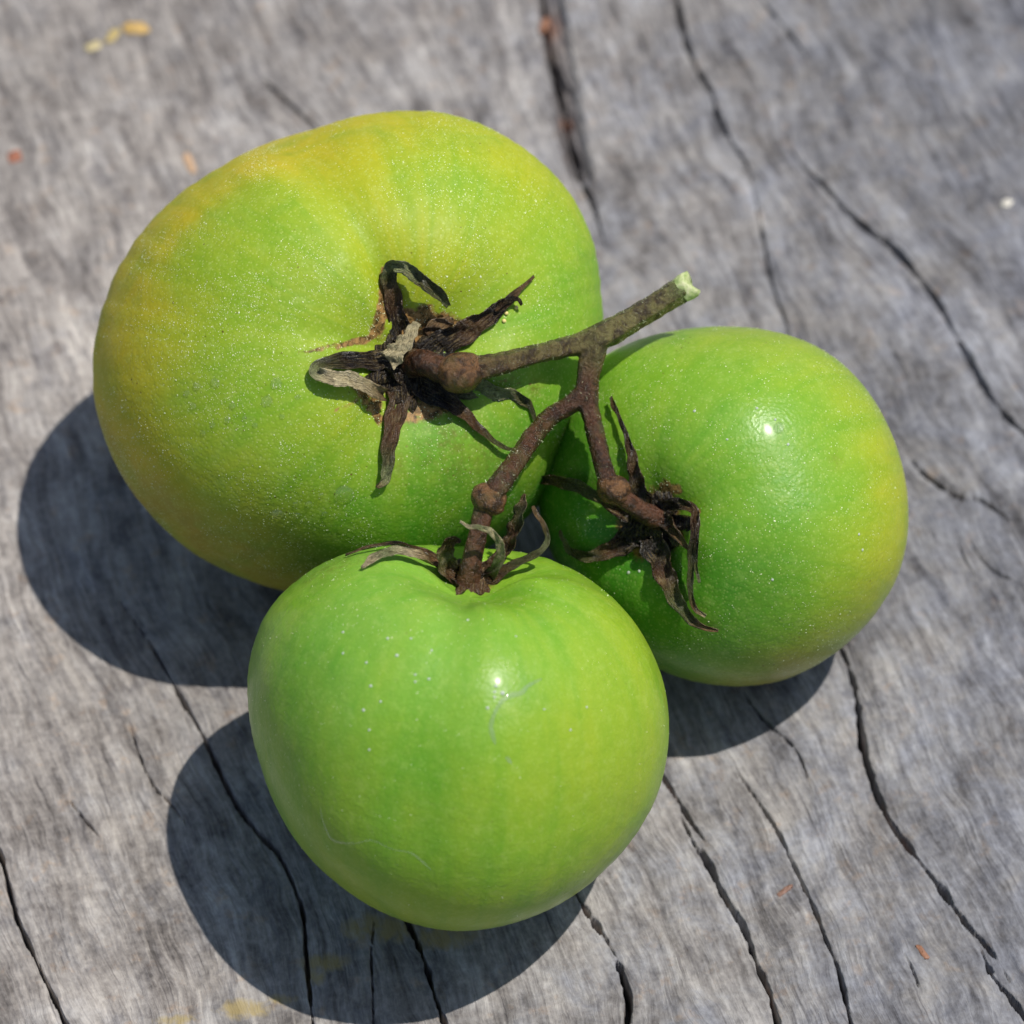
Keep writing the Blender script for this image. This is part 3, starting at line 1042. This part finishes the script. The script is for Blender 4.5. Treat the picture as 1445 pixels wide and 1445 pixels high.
def calyx_disc(F, key, px, py, r, seed, parent, tint=DK, lift=3):
    """crumpled dark star-shaped pad that the sepals grow from"""
    r0 = np.random.default_rng(seed)
    na, nr = 44, 12
    verts, tints = [], []
    ph = r0.random(6) * 6.28
    base = hit(F, px, py)
    for i in range(nr):
        for j in range(na):
            a = j / na * 2 * math.pi
            rr = r * (1 + 0.20 * math.sin(5 * a + ph[0]) + 0.12 * math.sin(8 * a + ph[1]) + 0.08 * math.sin(13 * a + ph[2])) * (i / (nr - 1))
            x, y = px + rr * math.cos(a), py - rr * math.sin(a) * 0.95
            h = hit(F, x, y)
            if h is None or abs(depth_of(h[0]) - depth_of(base[0])) > 0.012:
                h = (at_depth(x, y, depth_of(base[0])), base[1])
            lf = lift + 9 * (1 - i / (nr - 1)) + 3.2 * math.sin(a * 7 + i * 1.3 + ph[3]) * (i / nr) + r0.normal() * 1.6
            if i == nr - 1:
                lf = -3
            verts.append(h[0] + h[1] * lf * S)
            tints.append(tint)
    faces = []
    for i in range(nr - 1):
        for j in range(na):
            a, b = i * na + j, i * na + (j + 1) % na
            faces.append((a, a + na, b + na, b))
    # close underneath
    verts.append(base[0] - base[1] * 6 * S)
    tints.append(tint)
    for j in range(na):
        faces.append(((nr - 1) * na + (j + 1) % na, (nr - 1) * na + j, len(verts) - 1))
    me = mesh_from('calyx', verts, faces)
    set_attr(me, 'tint', tints)
    set_attr(me, 'rib', [(v[0] * 900, v[1] * 900, v[2] * 900) for v in verts])
    return link('calyx', me, SEPAL, parent)


fb, fr, ff_ = FRUITS['big'], FRUITS['right'], FRUITS['front']
cal_b = calyx_disc(fb, 'big', 573, 523, 52, 1, ROOT['big'])
cal_r = calyx_disc(fr, 'right', 927, 738, 46, 2, ROOT['right'])
cal_f = calyx_disc(ff_, 'front', 668, 812, 30, 3, ROOT['front'], BR, 2)

ribbon('sepal', fb, [(573, 505, 40, 5, DK), (562, 455, 30, 5, DK), (554, 415, 26, 5, BR), (549, 388, 24, 6, GN), (553, 373, 20, 12, PG), (572, 373, 21, 22, PG), (595, 388, 22, 24, GN), (614, 406, 18, 20, GN), (629, 427, 7, 10, PG)], cal_b, 1,
       label='sepal folded back on itself, pale green at the fold')
ribbon('sepal', fb, [(595, 510, 44, 6, DK), (635, 482, 40, 8, DK), (668, 458, 34, 9, BR), (698, 436, 24, 10, DK), (716, 420, 15, 10, BR), (733, 405, 7, 9, TN), (749, 390, 5, 7, TN)], cal_b, 2)
ribbon('sepal', fb, [(694, 434, 14, 9, BR), (712, 424, 10, 12, DK), (724, 423, 7, 13, DK), (731, 431, 5, 12, DK)], cal_b, 3, thick=3)
ribbon('sepal', fb, [(610, 540, 40, 3, BR), (660, 545, 36, 4, GN), (700, 551, 30, 5, PG), (730, 560, 20, 5, GN), (745, 573, 11, 5, GN), (752, 592, 5, 5, PG)], cal_b, 4, cup=0.15)
ribbon('sepal', fb, [(590, 545, 42, 6, DK), (628, 568, 30, 8, DK), (652, 586, 20, 8, BR), (672, 604, 13, 8, BR), (694, 622, 8, 8, GN), (712, 631, 6, 9, GN), (727, 629, 4, 9, GN)], cal_b, 5)
ribbon('sepal', fb, [(566, 540, 46, 5, DK), (556, 585, 32, 6, BR), (548, 620, 25, 6, BR), (545, 650, 20, 7, GN), (542, 672, 16, 8, PG), (530, 684, 7, 10, TN)], cal_b, 6)
ribbon('sepal', fb, [(565, 522, 46, 6, DK), (525, 515, 32, 7, DK), (485, 511, 26, 7, DK), (455, 515, 22, 8, GN), (443, 525, 20, 13, PG), (458, 535, 22, 20, ST), (490, 544, 24, 20, ST), (530, 554, 18, 15, TN)], cal_b, 7,
       label='sepal folded under, straw coloured on its lower half')
ribbon('sepal', fb, [(588, 455, 13, 20, ST), (580, 470, 20, 30, ST), (571, 484, 28, 36, ST), (559, 498, 36, 38, ST), (548, 510, 40, 34, ST)], cal_b, 8, thick=3, cup=0.08, mode='free', label='short broken straw coloured sepal with a blunt end')
ribbon('sepal', fb, [(600, 470, 30, 4, BR), (620, 455, 26, 5, TN), (640, 452, 12, 4, TN)], cal_b, 9, cup=0.1)

ribbon('sepal', fr, [(915, 720, 44, 6, DK), (904, 688, 30, 9, DK), (900, 662, 24, 11, BR), (896, 638, 16, 12, BR), (889, 614, 9, 12, DK), (879, 590, 7, 11, DK), (871, 574, 9, 10, BR), (868, 565, 6, 10, BR)], cal_r, 11, cup=0.18)
ribbon('sepal', fr, [(900, 728, 34, 6, DK), (866, 706, 24, 8, BR), (842, 691, 22, 10, GN), (815, 680, 22, 12, GN), (790, 677, 16, 14, BR), (765, 677, 9, 15, GN), (745, 676, 6, 15, PG)], cal_r, 12)
ribbon('sepal', fr, [(910, 750, 50, 6, DK), (882, 766, 36, 8, DK), (858, 777, 24, 9, BR), (836, 783, 18, 9, GN), (815, 775, 14, 10, GN), (805, 760, 9, 11, PG), (799, 746, 5, 11, TN)], cal_r, 13)
ribbon('sepal', fr, [(926, 755, 52, 6, DK), (937, 785, 42, 8, DK), (948, 815, 32, 9, BR), (960, 842, 25, 10, GN), (978, 866, 18, 10, GN), (995, 879, 11, 9, TN), (1015, 885, 5, 7, TN)], cal_r, 14)
ribbon('sepal', fr, [(940, 715, 34, 7, DK), (965, 710, 20, 11, DK), (985, 718, 15, 15, BR), (992, 730, 14, 16, BR), (988, 760, 14, 16, DK), (984, 800, 11, 15, GN), (981, 835, 9, 13, GN), (987, 855, 8, 12, TN), (999, 864, 6, 10, ST)], cal_r, 15)
ribbon('sepal', fr, [(993, 726, 9, 15, BR), (991, 765, 8, 15, DK), (990, 795, 6, 14, GN), (993, 818, 5, 13, PG)], cal_r, 16)
ribbon('sepal', fr, [(945, 735, 26, 7, DK), (962, 752, 18, 9, BR), (975, 768, 9, 9, TN), (980, 776, 5, 8, BR)], cal_r, 17)

ribbon('sepal', ff_, [(655, 815, 24, 5, DK), (619, 799, 18, 7, BR), (585, 784, 14, 9, BR), (552, 777, 10, 9, DK), (520, 780, 7, 7, TN), (489, 787, 5, 4, BR)], cal_f, 21)
ribbon('sepal', ff_, [(655, 824, 24, 5, DK), (628, 814, 20, 8, BR), (600, 801, 18, 11, TN), (570, 791, 16, 13, ST), (545, 791, 14, 12, PG), (525, 799, 13, 9, ST), (511, 807, 5, 6, ST)], cal_f, 22, label='pale straw coloured sepal curling down')
ribbon('sepal', ff_, [(655, 815, 26, 2, BR), (637, 805, 30, 14, BR), (628, 788, 28, 28, GN), (631, 770, 22, 40, BR), (641, 761, 14, 50, BR), (650, 764, 6, 56, BR)], cal_f, 23, mode='free')
ribbon('sepal', ff_, [(688, 815, 20, 8, BR), (700, 800, 16, 30, PG), (707, 780, 14, 50, ST), (703, 762, 12, 66, ST), (692, 750, 10, 80, ST), (677, 744, 8, 88, PG), (662, 743, 6, 90, ST), (649, 736, 4, 90, ST)], cal_f, 24, mode='free', thick=3.5, cup=0.2,
       label='thin pale straw sepal curled in front of the stalk')
ribbon('sepal', ff_, [(678, 812, 22, 0, DK), (697, 797, 26, 4, BR), (715, 775, 30, 14, BR), (727, 750, 30, 26, BR), (735, 722, 24, 36, GN), (739, 707, 14, 40, TN), (741, 697, 5, 42, TN)], cal_f, 25, mode='free', cup=0.2)
ribbon('sepal', ff_, [(682, 822, 24, 4, DK), (706, 808, 18, 8, BR), (730, 795, 13, 14, GN), (755, 783, 11, 18, GN), (770, 770, 9, 22, PG), (773, 755, 8, 26, GN), (764, 735, 7, 30, TN), (755, 722, 7, 32, TN), (752, 714, 5, 32, TN)], cal_f, 26, mode='free', thick=3)

# ------------------------------------------------------------------ the stalk
def surf_depth(F, px, py):
    h = hit(F, px, py)
    return depth_of(h[0])


D_B = surf_depth(fb, 578, 520)
D_R = surf_depth(fr, 925, 735)
D_F = surf_depth(ff_, 665, 818)


def tube(path, nseg, sides, seed, rough=0.05, ridges=0, cap=True):
    """path rows: px, py, depth, radius px"""
    q = spline(np.array(path, dtype=float), nseg)
    C = np.array([at_depth(a[0], a[1], a[2]) for a in q])
    r0 = np.random.default_rng(seed)
    verts, faces = [], []
    ref = VIEW
    ph = r0.random(4) * 6.28
    for i in range(nseg):
        t = C[min(i + 1, nseg - 1)] - C[max(i - 1, 0)]
        t /= np.linalg.norm(t)
        s = np.cross(ref, t)
        s /= np.linalg.norm(s)
        u = np.cross(t, s)
        for j in range(sides):
            a = j / sides * 2 * math.pi
            r = q[i, 3] * 0.87 * S * (1 + rough * r0.normal() * 0.2 + rough * math.sin(a * 3 + i * 0.10 + ph[0]) + ridges * math.sin(a * 5 + ph[1] + 0.05 * i))
            verts.append(C[i] + (s * math.cos(a) + u * math.sin(a)) * r)
    for i in range(nseg - 1):
        for j in range(sides):
            a, b = i * sides + j, i * sides + (j + 1) % sides
            faces.append((a, b, b + sides, a + sides))
    n = len(verts)
    verts += [C[0], C[-1]]
    for j in range(sides):
        faces.append((j, n, (j + 1) % sides))
        k = (nseg - 1) * sides
        faces.append((k + j, k + (j + 1) % sides, n + 1))
    return np.array(verts), faces, C, q


def merge(parts):
    V, Fc = [], []
    o = 0
    for v, f in parts:
        V.append(v)
        Fc += [tuple(i + o for i in face) for face in f]
        o += len(v)
    return np.concatenate(V), Fc


def remeshed(name, V, Fc, voxel, smooth_it=3):
    me = mesh_from(name + '_raw', V, Fc)
    tmp = bpy.data.objects.new('tmp', me)
    COL.objects.link(tmp)
    rm = tmp.modifiers.new('r', 'REMESH')
    rm.mode = 'VOXEL'
    rm.voxel_size = voxel
    sm = tmp.modifiers.new('s', 'SMOOTH')
    sm.iterations = smooth_it
    sm.factor = 0.5
    dg = bpy.context.evaluated_depsgraph_get()
    ev = tmp.evaluated_get(dg)
    out = bpy.data.meshes.new_from_object(ev)
    out.name = name
    bpy.data.objects.remove(tmp)
    co = np.empty(len(out.vertices) * 3, dtype=np.float32)
    out.vertices.foreach_get('co', co)
    no = np.empty(len(out.vertices) * 3, dtype=np.float32)
    out.vertices.foreach_get('normal', no)
    co, no = co.reshape(-1, 3), no.reshape(-1, 3)
    w = vnoise(co[:, 0] * 900 + 40, co[:, 1] * 900 + 40, 51, 3) + vnoise(co[:, 1] * 1100 + 70, co[:, 2] * 1100 + 20, 52, 3) + vnoise(co[:, 2] * 1000 + 10, co[:, 0] * 1000 + 90, 53, 3)
    co = co + no * (w * 0.00011)[:, None]
    out.vertices.foreach_set('co', co.ravel())
    out.polygons.foreach_set('use_smooth', np.full(len(out.polygons), True, dtype=bool))
    out.update()
    return out, co


# depths along the stalk (smaller = nearer the camera)
dK1 = D_B - 62 * S
dJ = dK1 + 84 * S
dE = dK1 + 132 * S
dFk = dJ - 2 * S
dK3 = D_R - 46 * S
dK2 = D_F - 30 * S
main = [(640, 527, dK1, 19), (690, 517, dK1 + 5 * S, 19), (730, 507, dK1 + 28 * S, 16), (775, 495, dK1 + 58 * S, 15.5), (820, 485, dJ, 18), (850, 474, dJ, 22), (885, 455, dJ + 18 * S, 20), (925, 431, dE - 10 * S, 19.5), (955, 412, dE, 21), (966, 405, dE, 20)]
neck = [(843, 478, dJ, 20), (834, 510, dJ, 20), (829, 535, dFk, 18), (826, 560, dFk, 19)]
br_l = [(829, 548, dFk, 16), (806, 570, dFk, 15.5), (775, 590, dFk, 15), (750, 620, dFk * .7 + dK2 * .3, 15.5), (728, 652, dFk * .4 + dK2 * .6, 15.5), (706, 682, dK2, 17), (692, 702, dK2, 18)]
br_r = [(827, 552, dFk, 17), (834, 585, dFk, 15), (842, 620, dFk * .6 + dK3 * .4, 14.5), (851, 655, dFk * .25 + dK3 * .75, 14.5), (863, 690, dK3, 17)]
parts = [tube(p, 60, 18, i, 0.03, r)[:2] for i, (p, r) in enumerate(((main, 0.10), (neck, 0.06), (br_l, 0.05), (br_r, 0.05)))]
V, Fc = merge(parts)
stalk_me, sco = remeshed('stalk', V, Fc, 0.00026, 4)
RB = (0.082, 0.031, 0.012)
GB = (0.135, 0.118, 0.034)
sp = project(sco)
green = np.clip((540 - sp[:, 1]) / 60, 0, 1)[:, None]
tip = np.exp(-((sp[:, 0] - 968) ** 2 + (sp[:, 1] - 404) ** 2) / 22.0 ** 2)[:, None]
tint = np.array(RB) * (1 - green) + np.array(GB) * green
tint = tint * (1 - tip) + np.array((0.16, 0.22, 0.06)) * tip
set_attr(stalk_me, 'tint', tint)
stalk_root = empty('tomato_stalk', at_depth(835, 490, dJ))
tag(stalk_root, 'forked brown dry stalk joining the three tomatoes, pale green where cut', 'stalk')
link('stalk', stalk_me, STALK, stalk_root)


def knuckle(px, py, depth, rx, ry, ang, seed):
    nu, nv = 40, 26
    r0 = np.random.default_rng(seed)
    c = at_depth(px, py, depth)
    ca, sa = math.cos(ang), math.sin(ang)
    e1, e2 = RIGHT * ca + UP * sa, -RIGHT * sa + UP * ca
    u = np.linspace(0, 2 * np.pi, nu, endpoint=False)
    v = np.linspace(0, np.pi, nv)
    Vv, Uu = np.meshgrid(v, u, indexing='ij')
    k = 1 + 0.13 * vnoise(Uu * 1.6 + seed, Vv * 2.2, seed, 3) * np.sin(Vv)
    P = c + ((np.sin(Vv) * np.cos(Uu) * k * rx * S)[..., None] * e1 + (np.sin(Vv) * np.sin(Uu) * k * ry * S)[..., None] * e2 + (np.cos(Vv) * k * (rx + ry) * 0.5 * S)[..., None] * VIEW)
    P = P.reshape(-1, 3)
    idx = np.arange(nu * nv).reshape(nv, nu)
    nx = np.roll(idx, -1, axis=1)
    f = np.stack([idx[:-1], idx[1:], nx[1:], nx[:-1]], -1).reshape(-1, 4)
    me = mesh_from('knuckle', P, f)
    t = np.tile(np.array((0.17, 0.080, 0.028)), (len(P), 1)) * (0.85 + 0.3 * r0.random((len(P), 1)))
    set_attr(me, 'tint', t)
    return link('knuckle', me, STALK, stalk_root)


knuckle(650, 526, dK1, 32, 28, 0.3, 61)
knuckle(689, 704, dK2, 25, 22, -0.5, 62)
knuckle(866, 691, dK3, 24, 21, -0.5, 63)


def pedicel(path, seed):
    v, f, C, q = tube(path, 30, 20, seed, 0.04, 0.03)
    me, v = remeshed('pedicel', v, f, 0.00025, 2)
    set_attr(me, 'tint', np.tile((0.105, 0.042, 0.019), (len(v), 1)))
    return link('pedicel', me, STALK, stalk_root)


pedicel([(645, 527, dK1, 22), (622, 521, dK1 + 8 * S, 21), (602, 513, D_B - 38 * S, 20), (588, 513, D_B - 14 * S, 22), (580, 516, D_B + 6 * S, 26)], 71)
pedicel([(688, 702, dK2, 18), (679, 735, dK2 + 4 * S, 15), (671, 765, dK2 + 10 * S, 15), (664, 795, D_F - 14 * S, 17), (659, 822, D_F + 2 * S, 21)], 72)
pedicel([(866, 692, dK3, 16), (886, 708, D_R - 40 * S, 15), (908, 722, D_R - 28 * S, 16), (930, 732, D_R - 8 * S, 20), (936, 735, D_R + 6 * S, 22)], 73)

# the cut end: a ragged pale disc and rim
tdir = at_depth(985, 392, dE - 8 * S) - at_depth(950, 415, dE)
tdir /= np.linalg.norm(tdir)
cc = at_depth(968, 404, dE)
s1 = np.cross(tdir, VIEW)
s1 /= np.linalg.norm(s1)
s2 = np.cross(s1, tdir)
cv, cf = [], []
r0 = np.random.default_rng(5)
na = 30
prof = [(-10, 19.5), (-2, 21.0), (6, 20.5), (9.5, 18), (7.5, 12), (5, 6)]
for i, (z, r) in enumerate(prof):
    for j in range(na):
        a = j / na * 2 * math.pi
        rr = r * 0.93 * (1 + 0.05 * math.sin(3 * a + 1) + 0.02 * r0.normal())
        zz = z + (3.2 * math.sin(2 * a + 0.7) + 0.7 * r0.normal()) * (1 if i > 1 else 0.3)
        cv.append(cc + tdir * zz * S + (s1 * math.cos(a) + s2 * math.sin(a)) * rr * S)
for i in range(len(prof) - 1):
    for j in range(na):
        a, b = i * na + j, i * na + (j + 1) % na
        cf.append((a, b, b + na, a + na))
cv.append(cc + tdir * 4 * S)
cf += [((len(prof) - 1) * na + j, (len(prof) - 1) * na + (j + 1) % na, len(cv) - 1) for j in range(na)]
tag(link('cut_end', mesh_from('cut_end', cv, cf), CUT, stalk_root), 'pale green ragged cut end')

# short glistening hairs along the stalk
hv, hf = [], []
r0 = np.random.default_rng(77)
no = np.empty(len(stalk_me.vertices) * 3, dtype=np.float32)
stalk_me.vertices.foreach_get('normal', no)
no = no.reshape(-1, 3)
for i in r0.choice(len(sco), 1100, replace=False):
    p, n_ = sco[i].astype(float), no[i].astype(float)
    d = n_ + r0.normal(size=3) * 0.45
    d /= np.linalg.norm(d)
    s = np.cross(d, r0.normal(size=3))
    s /= np.linalg.norm(s)
    L = r0.uniform(1.5, 5.0) * S
    w = 0.20 * S
    b = len(hv)
    hv += [p - s * w, p + s * w, p + d * L]
    hf.append((b, b + 1, b + 2))
tag(link('stalk_hairs', mesh_from('stalk_hairs', hv, hf), HAIR, stalk_root), kind='stuff')

# ------------------------------------------------------------------ water on the skin
def droplet(F, px, py, r, label, group, flat=0.55, tiny=False):
    h = hit(F, px, py)
    if h is None:
        return
    p, n_ = h
    a = np.cross(n_, UP)
    a /= np.linalg.norm(a)
    b = np.cross(n_, a)
    nu, nv = 20, 10
    v = np.linspace(0, np.pi, nv)
    u = np.linspace(0, 2 * np.pi, nu, endpoint=False)
    Vv, Uu = np.meshgrid(v, u, indexing='ij')
    wob = 1 + 0.06 * np.sin(2 * Uu + px) + 0.04 * np.sin(3 * Uu + py)
    up = np.cos(Vv)
    up = np.where(up > 0, up * flat, up * 0.18)
    P = p + ((np.sin(Vv) * np.cos(Uu) * wob)[..., None] * a + (np.sin(Vv) * np.sin(Uu) * wob)[..., None] * b + up[..., None] * n_) * r * S
    P = P.reshape(-1, 3)
    idx = np.arange(nu * nv).reshape(nv, nu)
    nx = np.roll(idx, -1, axis=1)
    f = np.stack([idx[:-1], idx[1:], nx[1:], nx[:-1]], -1).reshape(-1, 4)
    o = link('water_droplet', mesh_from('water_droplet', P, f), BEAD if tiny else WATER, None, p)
    tag(o, label, 'droplet', group)


for px, py, r in [(390, 541, 8), (304, 540, 7), (278, 545, 6), (264, 555, 5), (377, 566, 8), (392, 725, 9), (420, 727, 5), (436, 711, 5), (458, 725, 4.5), (417, 711, 4), (453, 699, 4),
                  (287, 611, 4), (273, 573, 5), (328, 573, 5), (321, 593, 5), (345, 590, 4), (360, 600, 4), (300, 600, 4), (420, 560, 4), (398, 588, 4)]:
    droplet(fb, px, py, r, 'small clear water droplet on the skin of the largest tomato', 'droplets on the largest tomato')
droplet(fb, 486, 697, 14, 'largest clear water droplet, low on the largest tomato below its calyx', None, 0.4)
for px, py, r in [(547, 901, 4), (580, 901, 3.5), (560, 925, 5), (517, 935, 4), (523, 968, 4.5), (537, 990, 3.5), (513, 1002, 4.5), (521, 1030, 3.5), (521, 1058, 3.5), (609, 918, 3.5), (586, 952, 3.5), (586, 962, 3.5),
                  (605, 958, 4), (700, 968, 5), (709, 978, 6), (698, 976, 4), (698, 984, 4), (688, 999, 4.5), (484, 892, 3.5), (484, 922, 3.5), (828, 998, 3.5), (805, 1030, 3.5), (768, 1001, 3), (660, 875, 4), (728, 898, 3)]:
    droplet(ff_, px, py, r * 0.48, 'tiny water bead, whitened for its glint, on the smooth side-on tomato', 'beads on the side-on tomato', 0.75, True)
for px, py, r in [(1094, 592, 3.5), (1112, 627, 4), (980, 580, 4), (1068, 576, 3.5), (1026, 620, 3), (887, 808, 4.5), (902, 806, 4), (1212, 754, 3.5), (1217, 776, 3.5), (1090, 818, 3.5)]:
    droplet(fr, px, py, r * 0.55, 'tiny water bead, whitened for its glint, on the brown-dotted tomato', 'beads on the brown-dotted tomato', 0.75, True)
droplet(fr, 1099, 604, 8, 'clear water droplet in the bright highlight of the brown-dotted tomato', None)


def trickle(F, pts, seed, label):
    q = spline(np.array(pts, dtype=float), 34)
    verts, faces, m = [], [], 9
    prev = None
    for i in range(len(q)):
        p, n_ = hit(F, q[i, 0], q[i, 1])
        p2 = hit(F, q[min(i + 1, len(q) - 1), 0], q[min(i + 1, len(q) - 1), 1])[0]
        t = p2 - p if i < len(q) - 1 else prev
        prev = t
        t = t / np.linalg.norm(t)
        s = np.cross(n_, t)
        w = q[i, 2] * S
        for j in range(m):
            a = j / m * 2 * math.pi
            hgt = math.sin(a)
            verts.append(p + s * math.cos(a) * w + n_ * (hgt * 0.32 if hgt > 0 else hgt * 0.15) * w)
    n = len(q)
    for i in range(n - 1):
        for j in range(m):
            a, b = i * m + j, i * m + (j + 1) % m
            faces.append((a, b, b + m, a + m))
    faces.append(tuple(range(m)))
    faces.append(tuple(range((n - 1) * m, n * m))[::-1])
    c = hit(F, q[0, 0], q[0, 1])[0]
    tag(link('water_trickle', mesh_from('water_trickle', verts, faces), FILM, None, c), label, 'water')


trickle(ff_, [(764, 958, 1.5), (745, 968, 3), (735, 978, 4), (715, 983, 4), (701, 1000, 2.5), (693, 1022, 3.5), (695, 1038, 3.5), (699, 1050, 1.5)], 1, 'curved trickle of water below the highlight of the side-on tomato')
trickle(ff_, [(714, 1068, 1.5), (718, 1073, 3.2), (722, 1078, 1.5)], 2, 'short streak of water on the side-on tomato, under the curved trickle')
trickle(ff_, [(452, 1138, 0.6), (456, 1160, 1.2), (470, 1186, 1.9), (500, 1190, 0.7), (525, 1186, 1.0), (552, 1198, 0.7), (580, 1204, 1.2), (598, 1218, 1.5), (608, 1228, 0.6)], 3, 'thin wavy line of water low on the side-on tomato')

# ------------------------------------------------------------------ crumbs and chips on the wood
def flake(name, px, py, L, W, H, ang, colour, label, group, seed, cat='chip', lift=0.0):
    c = at_z(px, py, 0)
    zc = max(wood_z(c[0] + dx * S, c[1] + dy * S) for dx, dy in ((0, 0), (L * .35 * math.cos(ang), L * .35 * math.sin(ang)), (-L * .35 * math.cos(ang), -L * .35 * math.sin(ang))))
    r0 = np.random.default_rng(seed)
    nu, nv = 14, 8
    verts = []
    for i in range(nv):
        v = i / (nv - 1) * math.pi
        for j in range(nu):
            u = j / nu * 2 * math.pi
            k = 1 + 0.14 * r0.normal() * math.sin(v) + 0.18 * math.sin(2 * u + seed)
            x = math.copysign(abs(math.sin(v)) ** 0.7, 1) * math.copysign(abs(math.cos(u)) ** 0.6, math.cos(u)) * L * 0.5 * k
            y = math.sin(v) * math.copysign(abs(math.sin(u)) ** 0.6, math.sin(u)) * W * 0.5 * k
            z = math.cos(v) * H * 0.5
            verts.append((c[0] + (x * math.cos(ang) - y * math.sin(ang)) * S, c[1] + (x * math.sin(ang) + y * math.cos(ang)) * S, zc + (z + H * 0.1 + lift + 0.8 * r0.normal()) * S))
    faces = [(i * nu + j, (i + 1) * nu + j, (i + 1) * nu + (j + 1) % nu, i * nu + (j + 1) % nu) for i in range(nv - 1) for j in range(nu)]

    def bm(m):
        n = m.noise(m.obj(), 900.0, 3.0, 0.6)
        m.set(Base_Color=m.mix(n, tuple(x * 0.6 for x in colour), tuple(min(1, x * 1.3) for x in colour)), Roughness=0.6)
    o = link(name, mesh_from(name, verts, faces), simple_mat(name, bm), None, (c[0], c[1], zc))
    tag(o, label, cat, group)


OR = (0.26, 0.12, 0.065)
flake('lichen_crumb', 131, 66, 25, 20, 6, 0.4, (0.50, 0.42, 0.22), 'pale yellow lichen crumb on the wood, palest of a row of three', None, 1, 'crumb')
flake('lichen_crumb', 158, 52, 30, 18, 6, 1.2, (0.44, 0.34, 0.13), 'yellow lichen crumb on the wood, middle of a row of three', None, 2, 'crumb')
flake('lichen_crumb', 192, 40, 36, 28, 7, 0.2, (0.52, 0.34, 0.11), 'orange yellow lichen crumb on the wood, biggest of a row of three', None, 3, 'crumb')
flake('wood_splinter', 268, 232, 48, 12, 5, -1.15, (0.50, 0.33, 0.20), 'tan splinter on the wood beside the largest tomato', None, 4, 'splinter')
flake('wood_chip', 20, 219, 26, 20, 4, 0.3, (0.30, 0.11, 0.06), 'dark red brown chip alone on the pale wood', None, 5)
flake('wood_chip', 768, 36, 36, 12, 5, 1.15, OR, 'bright orange wood chip wedged in the broad dark trough', None, 6, lift=3)
flake('wood_chip', 1301, 1344, 26, 9, 3, -1.1, OR, 'small orange wood chip on the grain beside the widest crack', None, 7)
flake('wood_chip', 1107, 1258, 22, 9, 2.5, 0.7, (0.22, 0.12, 0.085), 'dull reddish wood chip between two thin cracks', None, 8)
flake('wood_chip', 1085, 1395, 26, 9, 4, -1.2, OR, 'orange wood chip stuck at the mouth of a narrow crack', None, 9)
flake('pale_seed', 1421, 287, 20, 14, 10, 1.0, (0.68, 0.64, 0.55), 'small whitish seed lying on the grey wood', None, 10, 'seed')
for i, (px, py) in enumerate([(728, 434), (714, 442), (711, 453)]):
    h = hit(fb, px, py)
    n_ = h[1]
    nu, nv = 12, 8
    v = np.linspace(0, np.pi, nv)
    u = np.linspace(0, 2 * np.pi, nu, endpoint=False)
    Vv, Uu = np.meshgrid(v, u, indexing='ij')
    a = np.cross(n_, UP)
    a /= np.linalg.norm(a)
    b = np.cross(n_, a)
    P = h[0] + n_ * 1.5 * S + ((np.sin(Vv) * np.cos(Uu))[..., None] * a * 3.0 + (np.sin(Vv) * np.sin(Uu))[..., None] * b * 3.0 + np.cos(Vv)[..., None] * n_ * 2.4) * S
    idx = np.arange(nu * nv).reshape(nv, nu)
    nx = np.roll(idx, -1, axis=1)
    f = np.stack([idx[:-1], idx[1:], nx[1:], nx[:-1]], -1).reshape(-1, 4)
    o = link('pollen_grain', mesh_from('pollen_grain', P.reshape(-1, 3), f), simple_mat('pollen', lambda m: m.set(Base_Color=(0.75, 0.62, 0.22, 1), Roughness=0.5)), None, h[0])
    tag(o, 'tiny pale yellow grain beside a forked sepal tip of the largest tomato', 'grain', 'yellow grains beside the sepal tip')
